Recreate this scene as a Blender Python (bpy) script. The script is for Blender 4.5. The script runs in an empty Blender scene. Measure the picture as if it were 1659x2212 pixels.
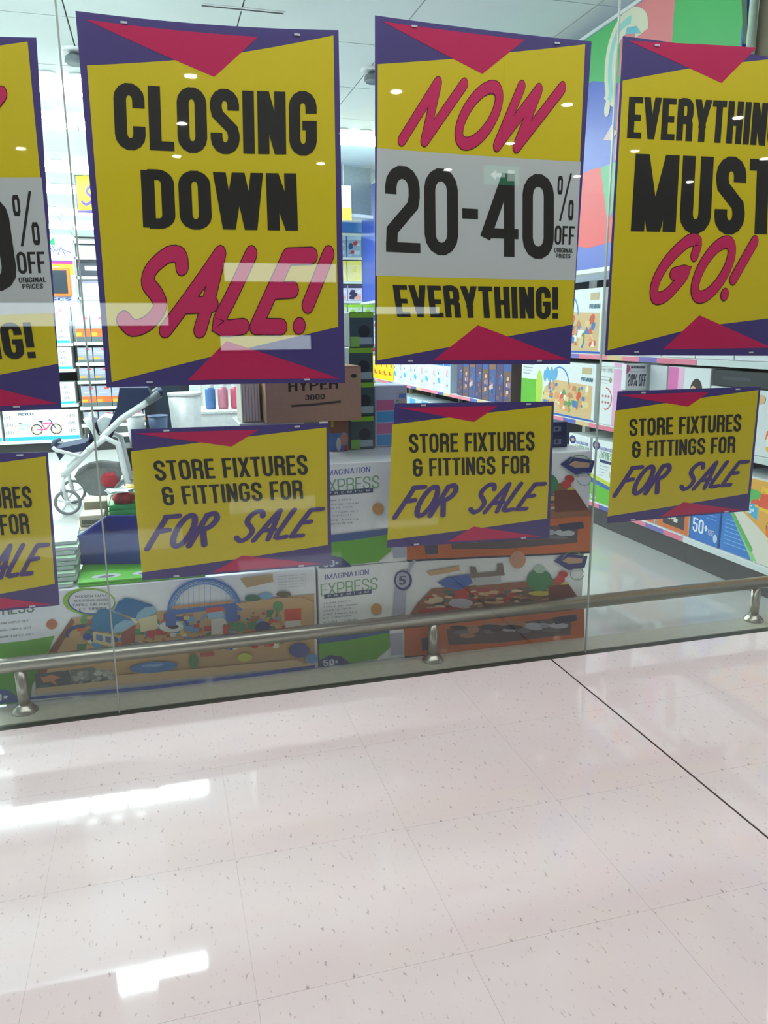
import bpy, bmesh, math, random
from mathutils import Vector, Matrix
C = bpy.context.scene
COL = C.collection
rnd = random.Random(7)

# ------------------------------------------------------------------ camera
F, PITCH, YAW, ROLL, DIST, EYE = 1701.66, 12.9331, 15.7727, -0.44708, 2.80215, 1.35
def basis():
    p, y, r = [math.radians(a) for a in (PITCH, YAW, ROLL)]
    f = Vector((math.sin(y)*math.cos(p), math.cos(y)*math.cos(p), -math.sin(p)))
    rt = Vector((math.cos(y), -math.sin(y), 0)); up = rt.cross(f)
    return math.cos(r)*rt + math.sin(r)*up, -math.sin(r)*rt + math.cos(r)*up, f
RT, UP, FW = basis()
CAM = Vector((0, -DIST, EYE))
cd = bpy.data.cameras.new('camera'); cam = bpy.data.objects.new('camera', cd); COL.objects.link(cam)
cd.sensor_fit = 'VERTICAL'; cd.sensor_height = 24.0; cd.lens = 24.0*F/2212.0; cd.clip_end = 200
M4 = Matrix((RT, UP, -FW)).transposed().to_4x4(); M4.translation = CAM
cam.matrix_world = M4
C.camera = cam
C.view_settings.view_transform = 'Standard'; C.view_settings.look = 'None'
C.view_settings.gamma = 1.0; C.view_settings.use_curve_mapping = False
C.view_settings.exposure = 0.0
# ------------------------------------------------------------------ world
w = bpy.data.worlds.new('world'); C.world = w; w.use_nodes = True
w.node_tree.nodes['Background'].inputs[0].default_value = (0.92, 0.94, 1, 1)
w.node_tree.nodes['Background'].inputs[1].default_value = 0.85
# ------------------------------------------------------------------ area light (added overhead fill for the mall side, no fitting modelled)
def area(name, loc, sx, sy, watts, col):
    l = bpy.data.lights.new(name, 'AREA'); l.shape = 'RECTANGLE'; l.size = sx; l.size_y = sy
    l.energy = watts; l.color = col
    o = bpy.data.objects.new(name, l); o.location = loc; COL.objects.link(o); return o
area('mall_fill', (1.0, -1.25, 3.42), 6.0, 1.4, 92, (1.0, 0.955, 0.955))
TUBE = 54.0            # emission of the shop's light fittings

def ray(u, v):
    return FW + RT*((u-829.5)/F) - UP*((v-1106)/F)
def at(u, v, Y=0.0):
    d = ray(u, v); t = (Y+DIST)/d.y; return CAM + d*t
def atx(u, v, X):
    d = ray(u, v); return CAM + d*(X/d.x)
def atz(u, v, Z):
    d = ray(u, v); return CAM + d*((Z-EYE)/d.z)

# ------------------------------------------------------------------ materials
def lin(c):
    return tuple(((x/255)/12.92 if x/255 <= .04045 else ((x/255+.055)/1.055)**2.4) for x in c[:3])
MATS = {}
def mat(name, c, rough=.5, metal=0., emit=0., noise=.06, scale=30., bump=0., spec=.5, coat=0.):
    if name in MATS: return MATS[name]
    m = bpy.data.materials.new(name); m.use_nodes = True; nt = m.node_tree; b = nt.nodes['Principled BSDF']
    L = lin(c)
    b.inputs['Roughness'].default_value = rough; b.inputs['Metallic'].default_value = metal
    b.inputs['Specular IOR Level'].default_value = spec
    b.inputs['Coat Weight'].default_value = coat
    if emit:
        b.inputs['Base Color'].default_value = (*L, 1)
        b.inputs['Emission Color'].default_value = (*L, 1); b.inputs['Emission Strength'].default_value = emit
    else:
        tc = nt.nodes.new('ShaderNodeTexCoord'); nz = nt.nodes.new('ShaderNodeTexNoise')
        nz.inputs['Scale'].default_value = scale; nz.inputs['Detail'].default_value = 3
        rp = nt.nodes.new('ShaderNodeValToRGB')
        rp.color_ramp.elements[0].position = .3; rp.color_ramp.elements[1].position = .7
        rp.color_ramp.elements[0].color = (*[x*(1-noise) for x in L], 1)
        rp.color_ramp.elements[1].color = (*[min(1, x*(1+noise)) for x in L], 1)
        nt.links.new(tc.outputs['Object'], nz.inputs['Vector']); nt.links.new(nz.outputs['Fac'], rp.inputs['Fac'])
        nt.links.new(rp.outputs['Color'], b.inputs['Base Color'])
        if bump:
            bp = nt.nodes.new('ShaderNodeBump'); bp.inputs['Strength'].default_value = bump; bp.inputs['Distance'].default_value = .004
            nt.links.new(nz.outputs['Fac'], bp.inputs['Height']); nt.links.new(bp.outputs['Normal'], b.inputs['Normal'])
    MATS[name] = m; return m
def print_mat(name, rough, coat=0.):
    m = bpy.data.materials.new(name); m.use_nodes = True; nt = m.node_tree; b = nt.nodes['Principled BSDF']
    a = nt.nodes.new('ShaderNodeAttribute'); a.attribute_name = 'ink'
    nt.links.new(a.outputs['Color'], b.inputs['Base Color']); b.inputs['Roughness'].default_value = rough
    b.inputs['Coat Weight'].default_value = coat; b.inputs['Specular IOR Level'].default_value = .3
    return m
PRINT = print_mat('printed_card', .38); POSTER = print_mat('poster_ink', .45)

def glass_mat():
    m = bpy.data.materials.new('shopfront_glass'); m.use_nodes = True; nt = m.node_tree; nt.nodes.clear()
    out = nt.nodes.new('ShaderNodeOutputMaterial'); mix = nt.nodes.new('ShaderNodeMixShader')
    tr = nt.nodes.new('ShaderNodeBsdfTransparent'); gl = nt.nodes.new('ShaderNodeBsdfGlossy')
    tr.inputs[0].default_value = (.955, .985, .975, 1); gl.inputs['Roughness'].default_value = .015
    gl.inputs['Color'].default_value = (.95, 1, .98, 1)
    fr = nt.nodes.new('ShaderNodeFresnel'); fr.inputs['IOR'].default_value = 1.52
    ge = nt.nodes.new('ShaderNodeNewGeometry'); inv = nt.nodes.new('ShaderNodeMath'); inv.operation = 'SUBTRACT'; inv.inputs[0].default_value = 1
    mul = nt.nodes.new('ShaderNodeMath'); mul.operation = 'MULTIPLY'; m2 = nt.nodes.new('ShaderNodeMath'); m2.operation = 'MULTIPLY'; m2.inputs[1].default_value = 1.8; m2.use_clamp = True
    nt.links.new(ge.outputs['Backfacing'], inv.inputs[1]); nt.links.new(inv.outputs[0], mul.inputs[0]); nt.links.new(fr.outputs[0], mul.inputs[1])
    nt.links.new(mul.outputs[0], m2.inputs[0]); nt.links.new(m2.outputs[0], mix.inputs[0])
    nt.links.new(tr.outputs[0], mix.inputs[1]); nt.links.new(gl.outputs[0], mix.inputs[2]); nt.links.new(mix.outputs[0], out.inputs[0])
    return m
GLASS = glass_mat()

def floor_mat(name, base, fleck, amt, rough, coat):
    """polished composite floor: fine flecks, soft mottling"""
    m = bpy.data.materials.new(name); m.use_nodes = True; nt = m.node_tree; b = nt.nodes['Principled BSDF']
    tc = nt.nodes.new('ShaderNodeTexCoord')
    mp = nt.nodes.new('ShaderNodeMapping'); mp.inputs['Scale'].default_value = (1, .42, 1); mp.inputs['Rotation'].default_value = (0, 0, .35)
    nt.links.new(tc.outputs['Object'], mp.inputs[0])
    v = nt.nodes.new('ShaderNodeTexNoise'); v.inputs['Scale'].default_value = 85; v.inputs['Detail'].default_value = 4; v.inputs['Roughness'].default_value = .6
    nt.links.new(mp.outputs[0], v.inputs['Vector'])
    r1 = nt.nodes.new('ShaderNodeValToRGB'); r1.color_ramp.elements[0].position = .62; r1.color_ramp.elements[1].position = .74
    nt.links.new(v.outputs['Fac'], r1.inputs[0])
    n2 = nt.nodes.new('ShaderNodeTexNoise'); n2.inputs['Scale'].default_value = 2.2; n2.inputs['Detail'].default_value = 2
    nt.links.new(tc.outputs['Object'], n2.inputs['Vector'])
    r2 = nt.nodes.new('ShaderNodeValToRGB'); B = lin(base)
    r2.color_ramp.elements[0].position = .35; r2.color_ramp.elements[1].position = .65
    r2.color_ramp.elements[0].color = (B[0], B[1]*.965, B[2]*.96, 1); r2.color_ramp.elements[1].color = (B[0]*.985, B[1], B[2]*1.01, 1)
    nt.links.new(n2.outputs['Fac'], r2.inputs[0])
    ml = nt.nodes.new('ShaderNodeMath'); ml.operation = 'MULTIPLY'; ml.inputs[1].default_value = amt; nt.links.new(r1.outputs[0], ml.inputs[0])
    mx = nt.nodes.new('ShaderNodeMix'); mx.data_type = 'RGBA'; mx.inputs[7].default_value = (*lin(fleck), 1)
    nt.links.new(ml.outputs[0], mx.inputs[0]); nt.links.new(r2.outputs[0], mx.inputs[6]); nt.links.new(mx.outputs[2], b.inputs['Base Color'])
    b.inputs['Roughness'].default_value = rough; b.inputs['Coat Weight'].default_value = coat; b.inputs['Coat Roughness'].default_value = .045
    return m
MALLFLOOR = floor_mat('mall_floor_composite', (234, 226, 226), (112, 96, 90), .75, .6, .85)
SHOPFLOOR = floor_mat('shop_floor_vinyl', (196, 199, 194), (130, 132, 128), .35, .3, .5)

# ------------------------------------------------------------------ object helpers
def link(o, parent=None):
    COL.objects.link(o)
    if parent is not None: o.parent = parent
    return o
def tag(o, label=None, cat=None, group=None, kind=None):
    if label: o['label'] = label
    if cat: o['category'] = cat
    if group: o['group'] = group
    if kind: o['kind'] = kind
    return o
def empty(name, loc=(0, 0, 0), rz=0., label=None, cat=None, group=None):
    o = bpy.data.objects.new(name, None); o.location = loc; o.rotation_euler = (0, 0, rz); o.empty_display_size = .05
    COL.objects.link(o); return tag(o, label, cat, group)
ORD = ['first', 'second', 'third', 'fourth', 'fifth', 'sixth', 'seventh', 'eighth', 'ninth', 'tenth', 'eleventh', 'twelfth', 'thirteenth', 'fourteenth', 'fifteenth', 'sixteenth', 'seventeenth', 'eighteenth', 'nineteenth', 'twentieth', 'twenty-first', 'twenty-second', 'twenty-third', 'twenty-fourth']
def kids(o): return [c for c in bpy.data.objects if c.parent == o]
def copy_tree(o, loc, rz=None, label=None, group=None):
    m = {}
    r = o.copy(); COL.objects.link(r); r.location = loc
    if rz is not None: r.rotation_euler = (0, 0, rz)
    if label: r['label'] = label
    if group: r['group'] = group
    for ch in kids(o):
        c = ch.copy(); COL.objects.link(c); c.parent = r
        for g in kids(ch):
            d = g.copy(); COL.objects.link(d); d.parent = c
    return r

class MB:
    def __init__(s): s.bm = bmesh.new()
    def box(s, x0, x1, y0, y1, z0, z1, bevel=0.):
        b = bmesh.new()
        vs = [b.verts.new((x, y, z)) for x in (x0, x1) for y in (y0, y1) for z in (z0, z1)]
        for f in ((0, 1, 3, 2), (4, 6, 7, 5), (0, 4, 5, 1), (2, 3, 7, 6), (0, 2, 6, 4), (1, 5, 7, 3)):
            b.faces.new([vs[i] for i in f])
        if bevel: bmesh.ops.bevel(b, geom=b.edges[:], offset=bevel, segments=1, affect='EDGES')
        s._merge(b); return s
    def _merge(s, b):
        me = bpy.data.meshes.new('tmp'); b.to_mesh(me); b.free(); s.bm.from_mesh(me); bpy.data.meshes.remove(me)
    def prism(s, pts, z0, z1):
        n = len(pts); lo = [s.bm.verts.new((*p[:2], z0)) for p in pts]; hi = [s.bm.verts.new((*p[:2], z1)) for p in pts]
        s.bm.faces.new(lo[::-1]); s.bm.faces.new(hi)
        for i in range(n): s.bm.faces.new([lo[i], lo[(i+1) % n], hi[(i+1) % n], hi[i]])
        return s
    def tube(s, pts, r, n=8, closed=False):
        pts = [Vector(p) for p in pts]; N = len(pts); rings = []
        rr = r if isinstance(r, (list, tuple)) else [r]*N
        prev = None
        for i, p in enumerate(pts):
            a = pts[i-1] if (i > 0 or closed) else p; b = pts[(i+1) % N] if (i < N-1 or closed) else p
            t = (b-a).normalized()
            if prev is None:
                prev = t.orthogonal().normalized()
            u = (prev - t*prev.dot(t)).normalized(); prev = u; v = t.cross(u)
            rings.append([s.bm.verts.new(p + rr[i]*(math.cos(2*math.pi*k/n)*u + math.sin(2*math.pi*k/n)*v)) for k in range(n)])
        for i in range(N if closed else N-1):
            A, B = rings[i], rings[(i+1) % N]
            for k in range(n): s.bm.faces.new([A[k], A[(k+1) % n], B[(k+1) % n], B[k]])
        if not closed: s.bm.faces.new(rings[0][::-1]); s.bm.faces.new(rings[-1])
        return s
    def lathe(s, prof, cx=0, cy=0, n=20):
        rings = [[s.bm.verts.new((cx+r*math.cos(2*math.pi*k/n), cy+r*math.sin(2*math.pi*k/n), z)) for k in range(n)] for r, z in prof]
        for A, B in zip(rings, rings[1:]):
            for k in range(n): s.bm.faces.new([A[k], A[(k+1) % n], B[(k+1) % n], B[k]])
        s.bm.faces.new(rings[0][::-1]); s.bm.faces.new(rings[-1]); return s
    def blob(s, c, rad, amp=.15, seed=0, sub=2):
        b = bmesh.new(); bmesh.ops.create_icosphere(b, subdivisions=sub, radius=1)
        q = random.Random(seed)
        for v in b.verts:
            k = 1+amp*(q.random()*2-1); v.co = Vector((c[0]+v.co.x*rad[0]*k, c[1]+v.co.y*rad[1]*k, c[2]+v.co.z*rad[2]*k))
        s._merge(b); return s
    def sheet(s, grid):
        vs = [[s.bm.verts.new(p) for p in row] for row in grid]
        for i in range(len(vs)-1):
            for j in range(len(vs[0])-1): s.bm.faces.new([vs[i][j], vs[i][j+1], vs[i+1][j+1], vs[i+1][j]])
        return s
    def build(s, name, m, parent=None, smooth=False):
        bmesh.ops.recalc_face_normals(s.bm, faces=s.bm.faces[:])
        me = bpy.data.meshes.new(name); s.bm.to_mesh(me); s.bm.free(); me.materials.append(m)
        if smooth:
            for p in me.polygons: p.use_smooth = True
        o = bpy.data.objects.new(name, me); return link(o, parent)
def tor(c, R, n=24, ax=0., tilt=0.):
    """ring of points in the vertical plane turned by ax about z"""
    return [(c[0]+R*math.cos(2*math.pi*k/n)*math.cos(ax), c[1]+R*math.cos(2*math.pi*k/n)*math.sin(ax), c[2]+R*math.sin(2*math.pi*k/n)) for k in range(n)]

# ------------------------------------------------------------------ flat print (ink polygons on a real surface)
class Art:
    """ink polygons; fr maps (u,v,h) to the surface, h = height above it"""
    def __init__(s, fr, step=.00006): s.fr = fr; s.V = []; s.Fc = []; s.Cc = []; s.h = .0003; s.step = step
    def up(s, k=1): s.h += s.step*k
    def poly(s, pts, c, dens=0):
        pts = [Vector(p[:2]).to_2d() for p in pts]
        if dens:
            q = []
            for i, p in enumerate(pts):
                n = pts[(i+1) % len(pts)]
                for k in range(dens): q.append(p.lerp(n, k/dens))
            pts = q
        b = len(s.V)
        for p in pts: s.V.append(tuple(s.fr(p.x, p.y, s.h)))
        s.Fc.append(list(range(b, b+len(pts)))); s.Cc.append((*lin(c), 1)); s.h += s.step*.2
    def rect(s, a, b, c, d, col, dens=0): s.poly([(a, c), (b, c), (b, d), (a, d)], col, dens)
    def ell(s, x, y, rx, ry, c, rot=0., n=18, a0=0, a1=360):
        cr, sr = math.cos(math.radians(rot)), math.sin(math.radians(rot)); P = []
        for k in range(n+(0 if a1-a0 == 360 else 1)):
            a = math.radians(a0+(a1-a0)*k/n); X, Y = rx*math.cos(a), ry*math.sin(a); P.append((x+X*cr-Y*sr, y+X*sr+Y*cr))
        s.poly(P, c)
    def line(s, pts, wd, c):
        for (x0, y0), (x1, y1) in zip(pts, pts[1:]):
            dx, dy = x1-x0, y1-y0; L = math.hypot(dx, dy) or 1; nx, ny = -dy/L*wd/2, dx/L*wd/2
            s.poly([(x0+nx, y0+ny), (x1+nx, y1+ny), (x1-nx, y1-ny), (x0-nx, y0-ny)], c)
    def build(s, name, parent=None, m=None):
        me = bpy.data.meshes.new(name); me.from_pydata(s.V, [], s.Fc); a = me.color_attributes.new('ink', 'FLOAT_COLOR', 'CORNER')
        i = 0
        for f, c in zip(s.Fc, s.Cc):
            for _ in f: a.data[i].color = c; i += 1
        me.materials.append(m or PRINT)
        return link(bpy.data.objects.new(name, me), parent)

# ------------------------------------------------------------------ letters
def arc(cx, cy, rx, ry, a0, a1, n=7):
    return [(cx+rx*math.cos(math.radians(a0+(a1-a0)*k/n)), cy+ry*math.sin(math.radians(a0+(a1-a0)*k/n))) for k in range(n+1)]
def block(ch, t):
    """(advance width, list of (kind, points)); r = rounded ribbon, s = straight stroke clipped to the cell"""
    W = .46; h = t/2; R = (W-t)/2; x0, x1 = h, W-h; y0, y1 = h*.8, 1-h*.8; xm = W/2; ry = R*1.15
    top = arc(xm, y1-ry, R, ry, 180, 0); bot = arc(xm, y0+ry, R, ry, 360, 180)
    if ch in 'O0': return W, [('r', top+bot+[top[0], top[1]])]
    if ch == 'C': return W, [('r', [(x1, .64)]+top[::-1]+bot[::-1]+[(x1, .36)])]
    if ch == 'G': return W, [('r', [(x1, .66)]+top[::-1]+bot[::-1]+[(x1, .52)]), ('s', [(xm-.01, .47), (W, .47)])]
    if ch == 'S': return W, [('r', [(x1, .68)]+top[::-1]+[(x0, .72), (x0+.02, .62), (x1-.02, .38), (x1, .28)]+bot+[(x0, .32)])]
    if ch == 'U': return W, [('r', [(x0, 1)]+bot[::-1]+[(x1, 1)])]
    if ch == 'J': return W, [('r', [(x0, .3)]+bot[::-1]+[(x1, 1)])]
    if ch == 'D': return W, [('s', [(x0, 0), (x0, 1)]), ('r', [(x0, y1), (xm, y1)]+arc(xm, y1-ry, R, ry, 90, 0)+arc(xm, y0+ry, R, ry, 0, -90)+[(x0, y0)])]
    if ch in 'RPB':
        ym = .5 if ch == 'R' else .42
        L = [('s', [(x0, 0), (x0, 1)]), ('r', [(x0, y1), (xm, y1)]+arc(xm, y1-R, R, R, 90, 0)+arc(xm, ym+R, R, R, 0, -90)+[(x0, ym)])]
        if ch == 'R': L.append(('r', [(xm, ym)]+arc(xm, ym-R*.8, R, R*.8, 90, 0)+[(x1, 0)]))
        return W, L
    if ch == 'E': return W*.86, [('s', [(x0, 0), (x0, 1)])]+[('s', [(0, y), (W*.86, y)]) for y in (y0, y1)]+[('s', [(0, .5), (W*.78, .5)])]
    if ch == 'F': return W*.84, [('s', [(x0, 0), (x0, 1)]), ('s', [(0, y1), (W*.84, y1)]), ('s', [(0, .49), (W*.76, .49)])]
    if ch == 'L': return W*.82, [('s', [(x0, 0), (x0, 1)]), ('s', [(0, y0), (W*.82, y0)])]
    if ch == 'I': return t*1.0, [('s', [(h, 0), (h, 1)])]
    if ch == 'T': return W*.9, [('s', [(W*.45, 0), (W*.45, 1)]), ('s', [(0, y1), (W*.9, y1)])]
    if ch == 'H': return W, [('s', [(x0, 0), (x0, 1)]), ('s', [(x1, 0), (x1, 1)]), ('s', [(x0, .5), (x1, .5)])]
    if ch == 'N': return W, [('s', [(x0, 0), (x0, 1)]), ('s', [(x1, 0), (x1, 1)]), ('x', [(x0, 1), (x1, 0)])]
    if ch == 'M': w = .64; return w, [('s', [(h, 0), (h, 1)]), ('s', [(w-h, 0), (w-h, 1)]), ('x', [(h*1.1, 1), (w/2, 0)]), ('x', [(w-h*1.1, 1), (w/2, 0)])]
    if ch == 'W': w = .70; return w, [('x', [(h*.8, 1), (w*.27, 0)]), ('x', [(w*.27, 0), (w/2, 1)]), ('x', [(w/2, 1), (w*.73, 0)]), ('x', [(w*.73, 0), (w-h*.8, 1)])]
    if ch == 'V': return W, [('x', [(h*.8, 1), (xm, 0)]), ('x', [(xm, 0), (W-h*.8, 1)])]
    if ch == 'A': return W, [('x', [(h*.8, 0), (xm, 1)]), ('x', [(xm, 1), (W-h*.8, 0)]), ('s', [(x0+.03, .26), (x1-.03, .26)])]
    if ch == 'Y': return W, [('x', [(h*.8, 1), (xm, .42)]), ('x', [(W-h*.8, 1), (xm, .42)]), ('s', [(xm, 0), (xm, .5)])]
    if ch == 'X': return W, [('x', [(h*.8, 1), (W-h*.8, 0)]), ('x', [(h*.8, 0), (W-h*.8, 1)])]
    if ch == '2': return W, [('r', [(x0, .68)]+top+[(x1, .66), (x1-.02, .56), (x0+.01, .26), (x0, y0)]), ('s', [(0, y0), (W, y0)])]
    if ch == '3': return W, [('r', [(x0, .7)]+top+[(x1, .6), (xm, .5)]), ('r', [(xm, .5), (x1, .4)]+bot+[(x0, .3)])]
    if ch == '5': return W, [('s', [(0, y1), (W, y1)]), ('s', [(x0, .5), (x0, 1)]), ('r', [(x0, .55), (xm, .6), (x1, .5)]+bot+[(x0, .3)])]
    if ch == '4': return W*1.08, [('s', [(x1-.02, 0), (x1-.02, 1)]), ('x', [(x1-.04, 1), (x0-.02, .3)]), ('s', [(0, .28), (W*1.08, .28)])]
    if ch == '-': return .24, [('s', [(0, .5), (.22, .5)])]
    if ch == '+': return .3, [('s', [(0, .5), (.28, .5)]), ('s', [(.14, .3), (.14, .7)])]
    if ch == '!': return t*1.05, [('s', [(h, .3), (h, 1)]), ('s', [(h, 0), (h, .17)])]
    if ch == '&': return W, [('r', [(x1, .66)]+top[::-1]+[(x0, .6), (xm, .52)]), ('r', [(xm, .52), (x0, .44)]+bot[::-1]+[(x1, .5)]), ('s', [(xm, .5), (W+.02, .5)])]
    if ch == '%': return .86, [('r', [(.09, .9), (.06, .85), (.06, .65), (.09, .6), (.2, .6), (.23, .65), (.23, .85), (.2, .9), (.09, .9), (.06, .85)]), ('r', [(.66, .4), (.63, .35), (.63, .12), (.66, .07), (.77, .07), (.8, .12), (.8, .35), (.77, .4), (.66, .4), (.63, .35)]), ('x', [(.2, 0), (.66, 1)])]
    return .2, []
def clip(poly, y0, y1):
    for s_, lim in ((1, y0), (-1, -y1)):
        out = []
        for i, p in enumerate(poly):
            q = poly[(i+1) % len(poly)]; a, b = s_*p[1]-lim, s_*q[1]-lim
            if a >= 0: out.append(p)
            if (a > 0 > b) or (a < 0 < b):
                k = a/(a-b); out.append((p[0]+(q[0]-p[0])*k, p[1]+(q[1]-p[1])*k))
        poly = out
        if len(poly) < 3: return []
    return poly
def stroke_polys(kind, pts, t):
    out = []
    if kind == 'r':
        L, Rr = [], []
        for i, p in enumerate(pts):
            a = pts[max(i-1, 0)]; b = pts[min(i+1, len(pts)-1)]
            d1 = Vector((p[0]-a[0], p[1]-a[1])); d2 = Vector((b[0]-p[0], b[1]-p[1]))
            if d1.length < 1e-6: d1 = d2
            if d2.length < 1e-6: d2 = d1
            d1.normalize(); d2.normalize(); n = Vector((-(d1.y+d2.y), d1.x+d2.x))
            if n.length < 1e-4: n = Vector((-d1.y, d1.x))
            n.normalize(); k = min(1.5, 1/max(.3, n.dot(Vector((-d1.y, d1.x)))))
            L.append((p[0]+n.x*t/2*k, p[1]+n.y*t/2*k)); Rr.append((p[0]-n.x*t/2*k, p[1]-n.y*t/2*k))
        for i in range(len(pts)-1): out.append([L[i], L[i+1], Rr[i+1], Rr[i]])
    else:
        (x0, y0), (x1, y1) = pts; dx, dy = x1-x0, y1-y0; L = math.hypot(dx, dy); dx /= L; dy /= L
        e = t*.6 if kind == 'x' else 0; tt = t*(.8 if abs(dx) > .9 else 1.)
        q = [(x0-dx*e-dy*tt/2, y0-dy*e+dx*tt/2), (x1+dx*e-dy*tt/2, y1+dy*e+dx*tt/2), (x1+dx*e+dy*tt/2, y1+dy*e-dx*tt/2), (x0-dx*e+dy*tt/2, y0-dy*e-dx*tt/2)]
        q = clip(q, 0, 1) if kind == 'x' else q
        if q: out.append(q)
    return out
def text(art, txt, quad, col, t=.17, gap=.07, space=.28):
    """block capitals stretched into the quad TL,TR,BR,BL (u,v)"""
    x = 0; items = []
    for ch in txt:
        if ch == ' ': x += space; continue
        wd, st = block(ch, t)
        for k, p in st:
            for q in stroke_polys(k, p, t): items.append([(x+a, b) for a, b in q])
        x += wd+gap
    W = x-gap; TL, TR, BR, BL = [Vector(q) for q in quad]
    for q in items:
        art.poly([((BL+(BR-BL)*(a/W))*(1-b)+(TL+(TR-TL)*(a/W))*b) for a, b in q], col)
    art.up()
SCR = {  # brush capitals: strokes in a cell (x 0..w, y 0..1) before slanting
 'S': (.62, [[(.58, .82), (.46, .97), (.26, .98), (.10, .80), (.14, .62), (.36, .46), (.50, .30), (.44, .10), (.24, .02), (.02, .14)]]),
 'A': (.66, [[(.0, .0), (.16, .45), (.36, 1.0)], [(.36, 1.0), (.46, .5), (.54, .0)], [(.12, .32), (.56, .34)]]),
 'L': (.48, [[(.10, 1.0), (.04, .5), (.02, .06), (.42, .05)]]),
 'E': (.56, [[(.14, .97), (.07, .5), (.02, .05)], [(.14, .97), (.56, .98)], [(.08, .52), (.42, .54)], [(.02, .05), (.44, .05)]]),
 '!': (.22, [[(.16, 1.0), (.08, .34)], [(.05, .06), (.055, .07)]]),
 'N': (.70, [[(.02, .0), (.14, 1.0)], [(.14, 1.0), (.40, .02)], [(.40, .02), (.60, 1.0)]]),
 'O': (.60, [arc(.30, .5, .27, .48, 100, 460, 18)]),
 'W': (.92, [[(.10, 1.0), (.14, .03)], [(.14, .03), (.44, .96)], [(.44, .96), (.50, .03)], [(.50, .03), (.86, 1.0)]]),
 'G': (.66, [[(.56, .74), (.50, .96), (.30, .98), (.08, .66), (.04, .28), (.18, .02), (.38, .06), (.54, .38)], [(.32, .42), (.54, .46), (.48, .28)]]),
 'F': (.54, [[(.14, .97), (.07, .5), (.0, .0)], [(.10, .96), (.54, .98)], [(.08, .52), (.42, .55)]]),
 'R': (.62, [[(.14, .97), (.07, .5), (.0, .0)], [(.12, .96), (.36, 1.0), (.52, .82), (.40, .58), (.10, .48)], [(.22, .5), (.52, .0)]]),
}
def smooth(pts, n=4):
    if len(pts) < 3: return pts
    P = [pts[0]]+list(pts)+[pts[-1]]; out = []
    for i in range(1, len(P)-2):
        for k in range(n):
            t = k/n; r = []
            for d in (0, 1):
                a, b, c, e = P[i-1][d], P[i][d], P[i+1][d], P[i+2][d]
                r.append(.5*((2*b)+(-a+c)*t+(2*a-5*b+4*c-e)*t*t+(-a+3*b-3*c+e)*t**3))
            out.append(tuple(r))
    out.append(pts[-1]); return out
def brush(art, txt, quad, layers, slant=.30, gap=.10, space=.42):
    """slanted brush lettering in the quad; layers = [(width, colour), ...] painted in turn"""
    x = 0; items = []
    for ch in txt:
        if ch == ' ': x += space; continue
        wd, st = SCR[ch]
        for p in st: items.append([(x+a+slant*b, b) for a, b in smooth(p)])
        x += wd+gap
    W = x-gap+slant; TL, TR, BR, BL = [Vector(q) for q in quad]
    asp = ((TR-TL).length/W)/((TL-BL).length)      # keeps the stroke width even
    def mp(a, b): return (BL+(BR-BL)*(a/W))*(1-b)+(TL+(TR-TL)*(a/W))*b
    for wd, col in layers:
        for p in items:
            pp = [(a*asp, b) for a, b in p]
            for q in stroke_polys('r', pp, wd): art.poly([mp(a/asp, b) for a, b in q], col)
            for e in (pp[0], pp[-1]):
                art.poly([mp((e[0]+wd/2*math.cos(k*math.pi/6))/asp, e[1]+wd/2*math.sin(k*math.pi/6)) for k in range(12)], col)
        art.up()
def lines_of_print(art, x0, x1, ys, wd, col, seed=1):
    q = random.Random(seed)
    for y in ys:
        x = x0; e = x1-(x1-x0)*q.random()*.35
        while x < e:
            l = (x1-x0)*(.05+.1*q.random()); art.rect(x, min(x+l, e), y, y+wd, col); x += l+(x1-x0)*.025

# ================================================================== LARGE STRUCTURE
WHITE = mat('white_laminate', (225, 228, 226), .4); WALLW = mat('shop_wall_paint', (214, 222, 222), .7)
CEILM = mat('ceiling_panel_paint', (226, 234, 232), .8, noise=.02, scale=3); DARKM = mat('charcoal_laminate', (40, 40, 42), .5)
STEEL = mat('brushed_steel', (176, 172, 160), .28, 1., noise=.05, scale=80); BLACKM = mat('black_panel', (22, 23, 25), .5)
JOINT = mat('floor_joint', (58, 46, 42), .7); GROUT = mat('fine_grout', (232, 225, 224), .6)
LIGHTM = mat('lit_tube', (240, 253, 255), emit=TUBE); MULLW = mat('mall_wall_paint', (130, 126, 122), .8)
SIL = mat('clear_silicone', (158, 170, 162), .25)

# mall floor: base slab plus the tiles near the camera
fl = MB().box(-9, 12, -9, -.004, -.06, -.0012).build('floor', GROUT); tag(fl, kind='structure')
far = MB().box(-9, 12, -9, -4.23, -.0011, 0).build('floor', MALLFLOOR); tag(far, kind='structure')
MB().box(1.508, 1.514, -4.23, -.004, -.0011, -.0006).build('expansion_joint', JOINT, fl)
TS = .468; tile0 = None
for i in range(-9, 11):
    for j in range(9):
        x = 1.515+i*TS; y = -.012-(j+1)*TS
        if tile0 is None:
            tile0 = MB().box(.0003, TS-.0003, .0003, TS-.0003, -.0011, 0).build('floor_tile', MALLFLOOR, fl); o = tile0
        else:
            o = tile0.copy(); COL.objects.link(o)
        o.location = (x, y, 0)
        if i == -1: o.scale = ((TS-.008)/TS, 1, 1)
sf = MB().box(-6.5, 5.2, .004, 17, -.06, 0).build('floor_shop', SHOPFLOOR); sf.name = 'floor'; tag(sf, kind='structure')
tag(MB().box(-6.5, 9, -.02, .016, -.05, .001).build('trim_1', mat('dark_gasket', (70, 72, 66), .5)), kind='structure')
tag(MB().box(-6.5, 9, .017, .15, 0, .003).build('trim_2', mat('threshold_plate', (178, 176, 160), .35)), kind='structure')

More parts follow.
